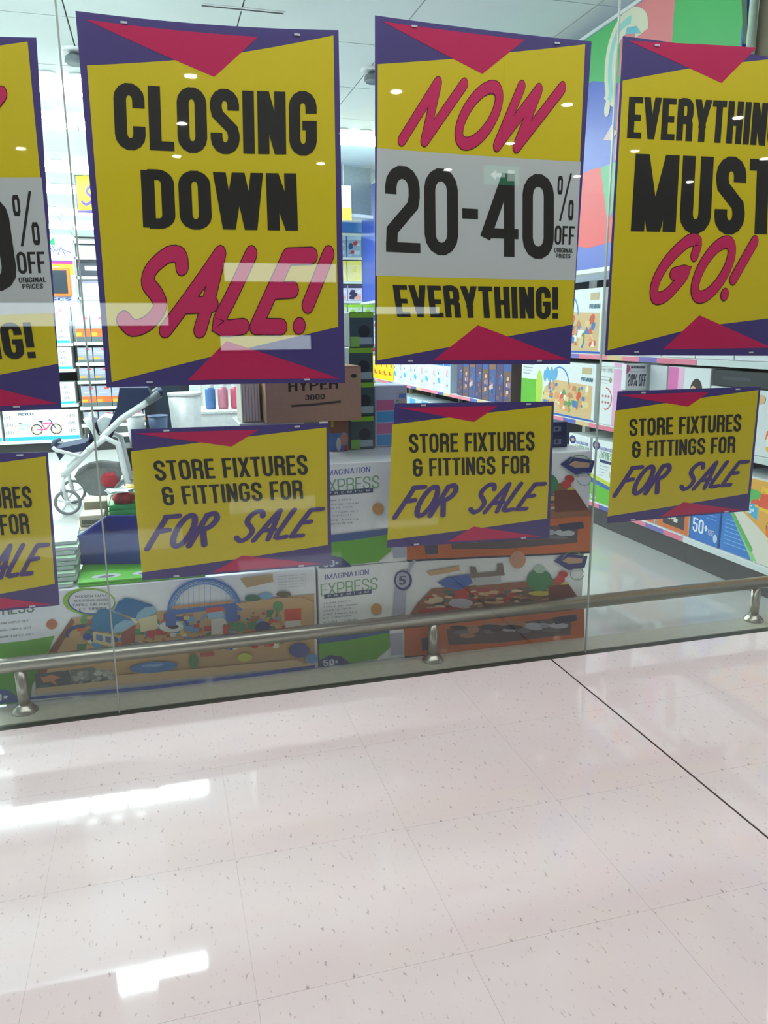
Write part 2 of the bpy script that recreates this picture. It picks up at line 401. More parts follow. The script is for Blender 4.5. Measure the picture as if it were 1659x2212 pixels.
# glass shopfront: panes with silicone seams, dark rail above
panes = [-6.016, -4.116, -2.116, -.2163, 1.683, 3.58, 5.48]
for k, (a, b) in enumerate(zip(panes, panes[1:])):
    p = MB().box(a+.003, b-.003, -.005, .005, .0015, 3.05).build('window_%d' % (k+1), GLASS); tag(p, kind='structure')
    if b < 5:
        s_ = MB().box(b-.0025, b+.0025, -.0045, .0045, .0015, 3.05).build('seam', SIL, p)
tag(MB().box(-6.2, 9, -.06, .10, 3.05, 3.42).build('trim_3', mat('shopfront_header', (92, 96, 98), .5)), kind='structure')

# shop shell
CH = 3.42
cl = MB().box(-6.5, 5.2, .10, 17, CH+.012, CH+.1).build('ceiling', mat('ceiling_void', (70, 74, 74), .9)); tag(cl, kind='structure')
cp = None; ys = [.12, 1.28, 2.36, 3.44, 4.50, 5.52, 6.6, 7.7, 8.8, 9.9, 11, 12.1, 13.2, 14.3, 15.4, 16.5]
cell = {}
for i in range(9):
    for y0, y1 in zip(ys, ys[1:]):
        x0 = -4.9+i*1.12
        key = round(y1-y0, 3)
        if key not in cell:
            cell[key] = MB().box(.005, 1.115, .005, y1-y0-.005, 0, .012).build('ceiling_panel', CEILM, cl); o = cell[key]
        else:
            o = cell[key].copy(); COL.objects.link(o)
        o.location = (x0, y0, CH)
tag(MB().box(-6.5, 5.2, 17, 17.1, 0, CH).build('wall_back', WALLW), kind='structure')
tag(MB().box(-6.6, -6.5, 0, 17, 0, CH).build('wall_left', WALLW), kind='structure')
tag(MB().box(5.2, 5.3, .1, 17, 0, CH).build('wall_right', WALLW), kind='structure')

# mall shell behind the camera
MALLC = mat('mall_ceiling_paint', (150, 150, 150), .8)
tag(MB().box(-9, 12, -9, -.06, 3.45, 3.55).build('ceiling', MALLC), kind='structure')
tag(MB().box(-9, 12, -9.1, -9, 0, 3.45).build('wall_front', MULLW), kind='structure')

# ================================================================== SHOPFRONT RAIL
r = empty('guard_rail', (0, .11, 0), 0, 'low brushed steel guard rail on round posts just inside the glass', 'rail')
MB().tube([(-4.2, 0, .187), (2.78, 0, .187)], .0285, 24).build('rail_tube', STEEL, r, True)
for px in (-3.71, -2.13, -.55, 1.03, 2.635):
    MB().tube([(px, 0, .006), (px, 0, .168)], .021, 20).build('post', STEEL, r, True)
    fb = MB().lathe([(.046, .003), (.046, .008), (.036, .02), (.028, .028), (.0225, .034)], px, 0, 24).build('base_flange', STEEL, r, True)

# ================================================================== POSTERS
PUR = (66, 50, 122); YEL = (214, 192, 24); PNK = (196, 22, 88); GRY = (196, 198, 200); INK = (38, 36, 34)
POSTM = mat('poster_purple', PUR, .45, noise=.01)
def norm(c):
    """pixel of a reference poster -> (s,t) on the sheet; c = its corners TL,TR,BR,BL"""
    W = [at(*p) for p in c]; W = [Vector((p.x, p.z)) for p in W]
    def f(u, v):
        p = at(u, v); p = Vector((p.x, p.z)); s = t = .5
        for _ in range(8):
            q = (W[3]*(1-s)+W[2]*s)*(1-t)+(W[0]*(1-s)+W[1]*s)*t-p
            ds = (W[2]-W[3])*(1-t)+(W[1]-W[0])*t; dt = (W[0]*(1-s)+W[1]*s)-(W[3]*(1-s)+W[2]*s)
            D = ds.x*dt.y-ds.y*dt.x; s -= (q.x*dt.y-q.y*dt.x)/D; t -= (ds.x*q.y-ds.y*q.x)/D
        return (s, t)
    return f
def poster(name, label, corners, design, bow=(0, 0), group=None, y=.0125):
    """corners = world (x,z) TL,TR,BR,BL; bow = sag of the top edge, sag of the bottom edge"""
    Wc = [Vector(c) for c in corners]
    def fr(s, t, h):
        p = (Wc[3]*(1-s)+Wc[2]*s)*(1-t)+(Wc[0]*(1-s)+Wc[1]*s)*t
        z = p.y-4*s*(1-s)*(bow[0]*t+bow[1]*(1-t))
        return (p.x, y-h, z)
    m = MB(); n = 12
    A = [[m.bm.verts.new(fr(i/n, j, 0)) for i in range(n+1)] for j in (0, 1)]; B = [[m.bm.verts.new(fr(i/n, j, -.0012)) for i in range(n+1)] for j in (0, 1)]
    for i in range(n):
        m.bm.faces.new([A[0][i], A[0][i+1], A[1][i+1], A[1][i]]); m.bm.faces.new([B[0][i], B[0][i+1], B[1][i+1], B[1][i]])
        for j in (0, 1): m.bm.faces.new([A[j][i], A[j][i+1], B[j][i+1], B[j][i]])
    for i in (0, n): m.bm.faces.new([A[0][i], A[1][i], B[1][i], B[0][i]])
    root = empty(name, (0, 0, 0), 0, label, 'poster', group)
    m.build('sheet', POSTM, root)
    design(root, fr)
    for s in (.17, .83):
        for t in (.985, .012):
            a = fr(s, t, 0); MB().box(a[0]-.010, a[0]+.010, y-.0045, y-.0012, a[2]-.003, a[2]+.003).build('tape_tab', mat('clear_tape', (205, 205, 220), .2), root)
    return root
def cor(*px): return [(lambda p: (p.x, p.z))(at(*q)) for q in px]

def base_art(root, fr, N, yel, tri1, tri2, white=None):
    a = Art(fr); a.poly([N(*p) for p in yel], YEL, 8); a.up(2); a.build('yellow_panel', root, POSTER)
    if white:
        b = Art(fr); b.h = .0006; b.poly([N(*p) for p in white], GRY, 8); b.build('white_band', root, POSTER)
    for tr in (tri1, tri2):
        b = Art(fr); b.h = .0008; b.poly([N(*p) for p in tr], PNK, 8); b.build('pink_triangle', root, POSTER)
def lettering(root, fr, N, txt, quad, col=INK, t=.17, gap=.07, space=.28):
    a = Art(fr); a.h = .001; text(a, txt, [N(*q) for q in quad], col, t, gap, space); return a.build('lettering', root, POSTER)
def brushed(root, fr, N, txt, quad, layers, slant=.3, gap=.1, space=.42):
    a = Art(fr); a.h = .001; brush(a, txt, [N(*q) for q in quad], layers, slant, gap, space); return a.build('lettering', root, POSTER)
PK2 = [(.235, (92, 16, 44)), (.205, (205, 38, 98))]; VIO = [(.15, (78, 56, 128))]

C1 = [(162, 20), (733, 62), (747, 828), (230, 838)]
def d_closing(root, fr):
    N = norm(C1)
    base_art(root, fr, N, [(187, 138), (375, 121), (525, 103), (722, 73), (732, 706), (475, 768), (241, 826)],
             [(184, 38), (558, 70), (463, 157)], [(406, 824), (490, 738), (734, 818)])
    lettering(root, fr, N, 'CLOSING', [(243, 174), (685, 195), (686, 331), (249, 317)], t=.185, gap=.055)
    lettering(root, fr, N, 'DOWN', [(303, 363), (641, 371), (645, 496), (309, 489)], t=.185, gap=.06)
    brushed(root, fr, N, 'SALE!', [(272, 545), (718, 548), (718, 716), (252, 712)], PK2, .42, .13)
poster('sale_poster', 'tall yellow poster with purple border reading CLOSING DOWN SALE! on the glass', cor(*C1), d_closing, (.011, -.004))
C2 = [(812, 30), (1282, 87), (1235, 787), (812, 788)]
def d_now(root, fr):
    N = norm(C2)
    base_art(root, fr, N, [(818, 136), (975, 123), (1105, 108), (1268, 93), (1240, 701), (1030, 739), (816, 779)],
             [(828, 43), (1137, 81), (1045, 155)], [(938, 779), (1035, 702), (1231, 777)], [(816, 318), (1258, 348), (1246, 605), (814, 595)])
    brushed(root, fr, N, 'NOW', [(880, 172), (1224, 188), (1212, 324), (868, 300)], PK2, .40, .12)
    lettering(root, fr, N, '20-40', [(833, 356), (1200, 378), (1199, 557), (836, 543)], t=.15, gap=.06)
    lettering(root, fr, N, '%', [(1208, 372), (1246, 373), (1242, 478), (1204, 475)], t=.085)
    lettering(root, fr, N, 'OFF', [(1202, 486), (1245, 488), (1243, 528), (1201, 527)], t=.14)
    lettering(root, fr, N, 'ORIGINAL', [(1200, 534), (1242, 536), (1241, 545), (1200, 544)], t=.14)
    lettering(root, fr, N, 'PRICES', [(1204, 547), (1236, 548), (1235, 557), (1204, 556)], t=.14)
    lettering(root, fr, N, 'EVERYTHING!', [(850, 615), (1209, 620), (1209, 688), (860, 684)], t=.18, gap=.06)
poster('sale_poster', 'tall poster reading NOW 20-40% OFF EVERYTHING! right of the CLOSING DOWN poster', cor(*C2), d_now, (.004, .0))
poster('sale_poster', 'tall 20-40% OFF poster cut by the left edge of the photo', [(-1.09, 2.185), (-.281, 2.219), (-.313, 1.107), (-1.115, 1.10)], d_now, (.004, 0))
C3w = [(1.711, 2.388), (2.545, 2.36), (2.535, 1.235), (1.707, 1.25)]
def pxof(x, z):
    q = Vector((x, 0, z))-CAM; k = q.dot(FW); return (829.5+F*q.dot(RT)/k, 1106-F*q.dot(UP)/k)
C3 = [pxof(*c) for c in C3w]
def d_must(root, fr):
    N = norm(C3)
    base_art(root, fr, N, [(1349, 172), (1495, 147), (1615, 133), (C3[1][0]-14, 119), (C3[2][0]-14, C3[2][1]-82), (1515, 706), (1316, 757)],
             [(1362, 86), (1640, 102), (1563, 179)], [(1436, 755), (1515, 681), (1672, 751)])
    lettering(root, fr, N, 'EVERYTHING', [(1363, 207), (1700, 224), (1692, 316), (1358, 297)], t=.185, gap=.05)
    lettering(root, fr, N, 'MUST', [(1377, 331), (1682, 345), (1676, 506), (1366, 499)], t=.19, gap=.05)
    brushed(root, fr, N, 'GO!', [(1412, 516), (1640, 522), (1628, 644), (1398, 645)], PK2, .44, .12)
poster('sale_poster', 'tall yellow poster reading EVERYTHING MUST GO! at the right edge', C3w, d_must, (-.003, 0))

S4 = [(1338, 846), (1648, 835), (1622, 1105), (1315, 1132)]
def d_fix(root, fr):
    N = norm(S4)
    base_art(root, fr, N, [(1332, 888), (1436, 872), (1512, 861), (1643, 843), (1620, 1067), (1480, 1091), (1316, 1117)],
             [(1342, 854), (1537, 847), (1490, 879)], [(1428, 1118), (1480, 1086), (1608, 1103)])
    lettering(root, fr, N, 'STORE FIXTURES', [(1363, 906), (1606, 895), (1604, 932), (1363, 943)], t=.15, gap=.07)
    lettering(root, fr, N, '& FITTINGS FOR', [(1369, 955), (1593, 943), (1591, 978), (1369, 990)], t=.15, gap=.07)
    brushed(root, fr, N, 'FOR', [(1345, 1011), (1459, 1005), (1447, 1063), (1331, 1072)], VIO, .42, .12)
    brushed(root, fr, N, 'SALE', [(1484, 1003), (1620, 997), (1602, 1049), (1470, 1060)], VIO, .42, .12)
for px, lab in (([(282, 928), (712, 915), (718, 1222), (308, 1256)], 'small store fixtures for sale sign under the CLOSING DOWN SALE poster'),
                ([(855, 872), (1200, 868), (1190, 1163), (838, 1185)], 'small store fixtures for sale sign under the 20-40% poster'),
                (S4, 'small store fixtures for sale sign under the EVERYTHING MUST GO poster'),
                ([(-270, 988), (102, 977), (128, 1310), (-235, 1345)], 'small store fixtures for sale sign cut by the left edge, nearest the camera')):
    poster('fixtures_sign', lab, cor(*px), d_fix)

# ================================================================== BOXES STACKED BEHIND THE GLASS
YB = .185
CARD = mat('white_glossy_carton', (236, 239, 238), .35, noise=.02)
def carton_local(w_, d_, h_, m=None, parent=None, bev=.003):
    return MB().box(0, w_, 0, d_, 0, h_, bev).build('carton', m or CARD, parent)
GRN = (96, 172, 44); WOOD = (196, 160, 112); NAVY = (40, 52, 110); BRN = (130, 84, 58)
WORD1 = (108, 116, 176)
def table_front(root, ox, px, seed):
    """local frame x (right), z (up), on the carton front y=0; px(u,v) -> local"""
    return Art(lambda u, v, h: (u, -h, v), .00003)
# --- box A (long train table box, picture of a blue bridge)
XA = -.628
def LA(u, v):
    p = at(u, v, YB); return (p.x-XA, p.z)
A = empty('train_table_box', (XA, YB, 0), 0, 'long white toy table box with a blue arched bridge picture, lowest at left', 'box', 'train table boxes behind the glass')
MB().box(0, 1.185, 0, .62, 0, .428, .003).build('carton', CARD, A)
a = table_front(A, XA, LA, 1)
def P(pts, c, dens=0): a.poly([LA(*p) for p in pts], c, dens)
def El(x, y, rx, ry, c, rot=0):
    P([(x+rx*math.cos(k*math.pi/10)*math.cos(rot)-ry*math.sin(k*math.pi/10)*math.sin(rot), y+rx*math.cos(k*math.pi/10)*math.sin(rot)+ry*math.sin(k*math.pi/10)*math.cos(rot)) for k in range(20)], c)
P([(-16, 1392), (60, 1383), (118, 1373), (97, 1428), (70, 1480), (64, 1516), (-24, 1526)], GRN); a.up()
P([(-20, 1442), (92, 1430), (70, 1480), (66, 1510), (-22, 1522)], (74, 150, 40)); a.up()
P([(-19, 1523), (-17, 1492), (0, 1488), (22, 1493), (36, 1504), (42, 1516)], (28, 74, 150)); a.up(); text(a, '0+', [LA(-14, 1500), LA(18, 1497), LA(18, 1513), LA(-14, 1516)], (220, 226, 232))
text(a, 'EXPRESS', [LA(-50, 1312), LA(72, 1300), LA(74, 1322), LA(-49, 1334)], (110, 140, 110), t=.11)
for k, y in enumerate((1343, 1358, 1372)): lines = [LA(-10, y+3), LA(62+k*6, y-5), LA(62+k*6, y-1), LA(-10, y+7)]; text(a, 'TRAIN TABLE SET', lines, (140, 144, 146), t=.12)
El(112, 1348, 12, 11, (196, 122, 82)); a.up()
# oval notice
El(193, 1299, 57, 30, (150, 196, 60), .06); a.up(); El(197, 1300, 51, 27, (60, 90, 160), .06); a.up(); El(198, 1299, 49, 25.5, (224, 226, 224), .06); a.up()
for k, y in enumerate((1286, 1295, 1304, 1313)): text(a, ['WOODEN TABLE', 'WITH STORAGE DRAWER', 'TABLE EN BOIS', 'ET TIROIR'][k], [LA(162-3*k+6*(k == 3)*3, y), LA(232+3*k-12*(k == 3), y-3), LA(232+3*k-12*(k == 3), y+2), LA(162-3*k+18*(k == 3), y+5)], (130, 138, 150), t=.12)
# table top with toys
P([(155, 1334), (214, 1328), (330, 1322), (480, 1306), (560, 1292), (640, 1286), (678, 1283), (679, 1430), (560, 1442), (250, 1476), (76, 1492), (84, 1440), (105, 1405)], WOOD); a.up()
P([(155, 1334), (84, 1440), (76, 1492), (92, 1490), (104, 1440), (162, 1342)], BRN); a.up()
P([(76, 1455), (150, 1446), (158, 1484), (78, 1490)], (86, 98, 102)); a.up()
P([(152, 1446), (200, 1438), (246, 1470), (156, 1484)], (120, 124, 118)); a.up()
q = random.Random(3)
for k in range(34):
    x, y = 160+q.random()*80, 1450+q.random()*26
    El(x, y-(x-160)*.06, 5+q.random()*3, 3+q.random()*2, q.choice([(196, 200, 192), (150, 154, 148), (176, 180, 172), (104, 108, 104)]))
a.up()
P([(88, 1462), (112, 1456), (132, 1462), (118, 1468), (124, 1480), (108, 1470), (96, 1474)], (214, 146, 112)); a.up()
El(98, 1483, 14, 5, (70, 140, 136)); a.up()
toys = [(78, 140, 90), (206, 96, 60), (222, 196, 110), (190, 60, 54), (60, 130, 90), (214, 170, 120), (100, 160, 200), (168, 110, 74), (226, 222, 206), (60, 82, 150)]
for k in range(300):
    x = 175+q.random()*480; y = 1342+q.random()*78-(x-175)*.06
    s_ = 3+q.random()**2*10; c = q.choice(toys)
    if q.random() < .5: P([(x-s_, y-s_*.7), (x+s_, y-s_*.8), (x+s_, y+s_*.5), (x-s_, y+s_*.6)], c)
    else: El(x, y, s_*1.1, s_*.8, c)
a.up()
for (x, y, R_, c) in ((175, 1372, 30, (64, 74, 116)), (200, 1368, 22, (180, 124, 84)), (560, 1318, 34, (204, 160, 112))):
    pts = [(x+R_*math.cos(math.radians(t)), y+R_*.7*math.sin(math.radians(t))) for t in range(170, 400, 15)]
    a.line([LA(*p) for p in pts], .014, c)
a.up()
P([(196, 1360), (198, 1335), (212, 1316), (230, 1314), (286, 1338), (270, 1350), (254, 1366), (246, 1366)], (44, 120, 162)); a.up()
P([(240, 1366), (250, 1348), (268, 1338), (288, 1340), (290, 1348), (262, 1364)], (140, 186, 208)); a.up()
P([(246, 1318), (256, 1298), (270, 1290), (288, 1292), (332, 1306), (316, 1314), (300, 1334), (290, 1334)], (34, 108, 160)); a.up()
P([(292, 1338), (298, 1322), (314, 1310), (332, 1308), (338, 1316), (334, 1324), (306, 1338)], (136, 182, 204)); a.up()
P([(200, 1362), (246, 1370), (250, 1398), (202, 1386)], (214, 204, 150)); P([(300, 1336), (338, 1326), (342, 1356), (304, 1364)], (216, 204, 160)); a.up()
P([(262, 1366), (290, 1350), (292, 1386), (264, 1392)], (158, 84, 68)); P([(208, 1368), (222, 1371), (222, 1384), (208, 1380)], (96, 140, 186)); P([(228, 1372), (240, 1374), (240, 1388), (228, 1384)], (96, 120, 170)); a.up()
P([(174, 1338), (182, 1322), (190, 1338), (188, 1346), (176, 1346)], (84, 150, 80)); a.up()
El(370, 1352, 26, 12, (222, 226, 216)); El(374, 1352, 12, 5, (60, 60, 60)); a.up()
# bridge
for R_, wd, c in ((1.0, .010, (64, 122, 190)), (.86, .006, (96, 150, 206)), (.93, .003, (60, 110, 180))):
    pts = [(442+78*R_*math.cos(math.radians(t)), 1318-68*R_*math.sin(math.radians(t))*1.0) for t in range(180, -1, -9)]
    a.line([LA(*p) for p in pts], wd, c); a.up()
for k in range(21):
    t = math.radians(180-k*9); x = 442+78*math.cos(t); a.line([LA(x, 1318-66*math.sin(t)), LA(442+66*math.cos(t+.07), 1318-57*math.sin(t+.07))], .003, (90, 146, 204))
    if 2 < k < 18: a.line([LA(x, 1318-58*math.sin(t)), LA(x, 1312)], .0015, (130, 170, 210))
a.up()
P([(362, 1318), (518, 1300), (520, 1308), (362, 1328)], (50, 104, 180)); P([(372, 1308), (500, 1296), (500, 1301), (372, 1313)], (206, 140, 90)); a.up()
P([(486, 1306), (512, 1302), (512, 1340), (488, 1342)], (60, 104, 176)); P([(356, 1322), (380, 1318), (380, 1350), (358, 1352)], (60, 104, 176)); a.up()
P([(444, 1312), (482, 1308), (482, 1318), (446, 1322)], (206, 72, 54)); P([(448, 1322), (482, 1318), (484, 1332), (450, 1336)], (150, 190, 214)); P([(456, 1336), (482, 1333), (482, 1366), (456, 1370)], (222, 216, 204)); P([(480, 1350), (494, 1348), (494, 1370), (482, 1372)], (206, 76, 56)); a.up()
El(516, 1352, 15, 11, (74, 146, 92)); El(545, 1291, 17, 8, (54, 116, 90)); El(574, 1286, 14, 7, (110, 170, 204)); El(612, 1282, 16, 6, (96, 92, 66)); El(568, 1356, 17, 16, (54, 66, 122)); a.up()
P([(508, 1302), (600, 1290), (660, 1290), (676, 1300), (676, 1350), (612, 1350), (600, 1312), (520, 1312)], (208, 168, 118)); a.up()
P([(613, 1314), (650, 1312), (650, 1338), (614, 1340)], (214, 76, 54)); P([(616, 1340), (648, 1338), (652, 1362), (616, 1364)], (216, 212, 200)); El(600, 1308, 12, 12, (96, 150, 96)); a.up()
P([(517, 1248), (588, 1238), (590, 1255), (532, 1268)], (190, 164, 116)); a.up()
for k in range(5): text(a, 'WOODEN TRAIN SET TABLE', [LA(600, 1243+k*6), LA(660, 1238+k*6), LA(660, 1240+k*6), LA(600, 1245+k*6)], (170, 178, 180), t=.12)
P([(76, 1484), (330, 1456), (560, 1438), (679, 1428), (679, 1434), (500, 1452), (250, 1478), (76, 1496)], (206, 178, 136)); a.up()
P([(250, 1456), (440, 1440), (640, 1422), (655, 1430), (480, 1450), (258, 1472)], (214, 180, 134)); a.up()
El(332, 1438, 52, 12, (62, 128, 190), -.08); a.up(); El(330, 1434, 24, 4, (120, 170, 214), -.08); a.up()
El(528, 1417, 16, 9, (200, 204, 70)); El(418, 1426, 10, 16, (70, 130, 74)); P([(432, 1408), (462, 1406), (462, 1414), (434, 1416)], (190, 70, 60)); El(645, 1402, 22, 16, (60, 80, 150)); El(672, 1420, 14, 10, (90, 150, 206)); a.up()
P([(66, 1502), (330, 1478), (560, 1450), (679, 1434), (679, 1440), (560, 1457), (330, 1485), (66, 1508)], (34, 72, 168)); a.up()
a.build('printed_front', A)

# --- box B and its copy C on top (train table with orange drawer)
XBx = .566
def LB(u, v):
    p = at(u, v, YB); return (p.x-XBx, p.z)
B = empty('train_table_box', (XBx, YB, 0), -.018, 'long white toy table box with an orange drawer picture, lowest at right', 'box', 'train table boxes behind the glass')
MB().box(0, 1.185, 0, .62, 0, .422, .003).build('carton', CARD, B)
a = table_front(B, XBx, LB, 2); LA_old = LA; LA = LB
text(a, 'imagination'.upper(), [LA(702, 1241), LA(796, 1229), LA(796, 1240), LA(702, 1252)], WORD1, t=.11)
text(a, 'EXPRESS', [LA(692, 1262), LA(815, 1246), LA(815, 1272), LA(693, 1288)], (136, 176, 136), t=.09)
P([(700, 1284), (802, 1272), (802, 1281), (700, 1293)], (70, 84, 116)); a.up(); text(a, 'PREMIUM', [LA(708, 1285), LA(796, 1275), LA(796, 1279), LA(708, 1290)], (200, 206, 210), t=.14, gap=.5)
for k in range(7): text(a, ['TRAIN TABLE', 'TABLE DE TRAIN', 'MESA DE TREN', 'AND TRAIN SET', 'ET CIRCUIT', 'CON TREN', 'WOODEN'][k], [LA(698, 1302+k*8), LA(758+(k*13) % 26, 1295+k*8), LA(758+(k*13) % 26, 1298+k*8), LA(698, 1305+k*8)], (164, 168, 172), t=.12)
El(812, 1314, 12, 12, (206, 152, 84)); a.up()
P([(688, 1380), (840, 1360), (840, 1398), (812, 1422), (690, 1440)], GRN); a.up()
P([(688, 1376), (840, 1352), (840, 1364), (760, 1380), (688, 1390)], (58, 92, 150)); a.up()
P([(688, 1440), (690, 1424), (712, 1414), (735, 1416), (752, 1428), (757, 1434)], (34, 52, 118)); a.up(); text(a, '50+', [LA(698, 1425), LA(730, 1421), LA(730, 1434), LA(698, 1438)], (200, 208, 214))
P([(890, 1208), (897, 1207), (876, 1250), (872, 1336), (846, 1340), (852, 1262), (872, 1240)], (176, 178, 196)); a.up()
P([(840, 1370), (866, 1366), (868, 1410), (844, 1414)], (176, 180, 200)); a.up()
El(869, 1252, 19, 22, (64, 68, 120)); a.up(); El(868, 1251, 15, 17, (176, 178, 192)); a.up(); text(a, '5', [LA(861, 1243), LA(875, 1242), LA(874, 1261), LA(860, 1262)], (70, 74, 124))
P([(870, 1345), (900, 1300), (930, 1270), (1010, 1264), (1200, 1246), (1248, 1296), (1255, 1300), (1256, 1384), (1100, 1400), (876, 1416)], (150, 96, 66)); a.up()
for k in range(170):
    x = 925+q.random()*290; y = 1278+q.random()*38-(x-925)*.05; s_ = 3+q.random()*8
    El(x, y, s_*1.6, s_*.45, q.choice([(190, 140, 100), (90, 78, 74), (206, 170, 124), (120, 92, 72), (176, 60, 54), (216, 190, 150), (84, 104, 84), (70, 60, 70)]))
a.up()
P([(942, 1256), (965, 1244), (1010, 1238), (1018, 1256), (990, 1272), (958, 1266)], (58, 104, 180)); P([(978, 1274), (1008, 1268), (1010, 1290), (980, 1292)], (190, 54, 54)); El(992, 1300, 26, 10, (190, 184, 194)); a.up()
P([(918, 1233), (988, 1220), (990, 1230), (926, 1242)], (212, 170, 120)); a.up()
P([(1012, 1222), (1024, 1222), (1028, 1236), (1070, 1232), (1070, 1216), (1082, 1214), (1086, 1240), (1014, 1246)], (126, 110, 100)); P([(1022, 1246), (1078, 1240), (1078, 1258), (1024, 1262)], (196, 198, 196)); El(1114, 1206, 17, 19, (206, 152, 120)); El(1160, 1250, 27, 24, (60, 136, 84)); El(1160, 1226, 12, 9, (170, 200, 176)); El(1160, 1278, 24, 5, (206, 186, 70)); a.up()
for x, y, c in ((1210, 1237, (190, 64, 60)), (1204, 1248, (206, 70, 66)), (1214, 1262, (214, 196, 90))): El(x, y, 10, 8, c)
a.up()
P([(1178, 1262), (1222, 1258), (1250, 1298), (1180, 1306)], (112, 56, 44)); a.up()
P([(905, 1312), (985, 1308), (985, 1322), (898, 1334)], (176, 48, 50)); a.up()
P([(872, 1354), (1254, 1310), (1254, 1380), (1100, 1398), (1040, 1404), (872, 1416)], (204, 104, 48)); a.up()
P([(962, 1356), (1228, 1328), (1226, 1366), (1080, 1384), (966, 1390)], (96, 82, 84)); a.up()
for k in range(26):
    x = 985+q.random()*220; y = 1352+q.random()*22-(x-985)*.08
    El(x, y, 12+q.random()*14, 3+q.random()*5, q.choice([(168, 172, 184), (120, 118, 124), (60, 56, 62), (190, 192, 200), (176, 132, 100)]))
a.up()
P([(1186, 1330), (1238, 1322), (1240, 1336), (1194, 1344)], (44, 50, 82)); P([(908, 1376), (936, 1372), (936, 1400), (910, 1403)], (60, 66, 96)); a.up()
P([(1190, 1208), (1212, 1192), (1262, 1198), (1256, 1222), (1222, 1228)], (50, 60, 122)); P([(1208, 1208), (1220, 1200), (1252, 1203), (1250, 1212), (1222, 1214)], (196, 160, 130)); a.up()
a.line([LA(1232+25*math.cos(math.radians(t)), 1212-24*math.sin(math.radians(t))) for t in range(20, 161, 14)], .004, (110, 150, 90)); a.line([LA(1240+15*math.cos(math.radians(t)), 1236-13*math.sin(math.radians(t))) for t in range(0, 361, 24)], .003, (120, 160, 140)); a.up()
P([(872, 1415), (1256, 1383), (1256, 1386), (872, 1419)], (40, 44, 70)); a.up()
a.build('printed_front', B)
Cx = copy_tree(B, (XBx+.012, YB+.004, .4235), -.02, 'long white toy table box with orange drawer picture, on top of its twin', 'train table boxes behind the glass')
LA = LA_old

# ================================================================== SHOP CEILING: LIGHTS AND FITTINGS
HOUSE = mat('fitting_housing', (226, 230, 230), .4)
def fitting(lab, grp):
    t = empty('strip_light', (0, 0, 0), 0, lab, 'ceiling light', grp)
    MB().box(-.58, .58, -.05, .05, .05, .072, .004).build('housing', HOUSE, t)
    m = MB(); n = 8; ring = []
    for x in (-.585, .585):
        ring.append([m.bm.verts.new((x, -.095*math.cos(math.pi*k/n), .05-.05*math.sin(math.pi*k/n))) for k in range(n+1)])
    for k in range(n): m.bm.faces.new([ring[0][k], ring[0][k+1], ring[1][k+1], ring[1][k]])
    m.bm.faces.new(ring[0]); m.bm.faces.new(ring[1][::-1]); m.bm.faces.new([ring[0][0], ring[1][0], ring[1][-1], ring[0][-1]])
    m.build('diffuser', LIGHTM, t)
    for x in (-.585, .585): MB().box(x-.006, x+.006, -.096, .096, 0, .055).build('end_cap', HOUSE, t)
    return t
rows = [(1.0, 2.2, 4.0, 'added front'), (2.53, -3.6, .06, 'first'), (5.04, -4.9, .22, 'second'), (6.28, -4.9, 4.2, 'third'), (8.6, -4.9, -.6, 'fourth'), (10.3, -4.9, -.6, 'fifth'), (12.6, -4.9, 1.0, 'sixth'), (14.6, -4.9, 1.0, 'seventh')]  # front row is added out of view to brighten the right-hand aisle
ft = None
for Y, xa, xb, nm in rows:
    grp = 'strip lights in the %s row' % nm
    x = xb-.585; kk = 0
    while x-.585 > xa-.3:
        lab = 'white strip light in the %s row from the shopfront, %s from the right' % (nm, ORD[kk]); kk += 1
        if ft is None: ft = fitting(lab, grp); ft.location = (x, Y, CH-.072)
        else: copy_tree(ft, (x, Y, CH-.072), None, lab, grp)
        x -= 1.2
dl = None
DISC = mat('lit_disc', (245, 253, 255), emit=5.)
for rn, (Y, xs) in enumerate(((4.72, (-1.15, -.92, -.69, -.46)), (5.94, (-1.35, -1.1, -.85, -.6, 2.05, 2.3, 2.55)), (8.25, (-1.4, -1.2, -1.0)), (9.95, (-1.6, -1.4, -1.2, -1.0)), (12.2, (-1.8, -1.5, -1.2)))):
    for xn, x in enumerate(xs):
        if dl is None:
            dl = empty('downlight', (x, Y, CH), 0, 'small round downlight beside the second strip light row, first from the left', 'ceiling light', 'round downlights in the shop ceiling')
            MB().lathe([(.07, -.002), (.07, -.010), (.055, -.012)], n=20).build('trim_ring', HOUSE, dl); MB().lathe([(.055, -.011), (.055, -.016), (.04, -.02)], n=20).build('lens', DISC, dl)
        else: copy_tree(dl, (x, Y, CH), None, 'small round downlight beside the %s strip light row, %s from the left' % (['second', 'third', 'fourth', 'fifth', 'sixth'][rn], ORD[xn]))
# track spots and the slot diffuser
def spot(px, lab):
    p = atz(*px, CH)
    t = empty('ceiling_spotlight', (p.x, p.y, CH), 0, lab, 'spotlight')
    MB().lathe([(.10, 0), (.10, -.015), (.09, -.02)], n=20).build('base_plate', HOUSE, t, False)
    MB().lathe([(.03, -.02), (.07, -.05), (.075, -.09), (.06, -.10)], n=18).build('lamp_head', mat('grey_metal', (120, 128, 130), .4, .6), t)
spot((160, 108), 'round grey ceiling spotlight left of the CLOSING poster top'); spot((806, 150), 'grey ceiling spotlight peeking left of the NOW poster')
p = atz(432, 10, CH); q2 = atz(618, 22, CH)
t = empty('slot_diffuser', (p.x, p.y, CH), 0, 'dark slot air diffuser in ceiling above the CLOSING poster', 'vent')
MB().box(0, q2.x-p.x, -.03, .03, -.004, 0).build('frame', HOUSE, t); MB().box(.01, q2.x-p.x-.01, -.008, .008, -.006, -.003).build('slot', BLACKM, t)

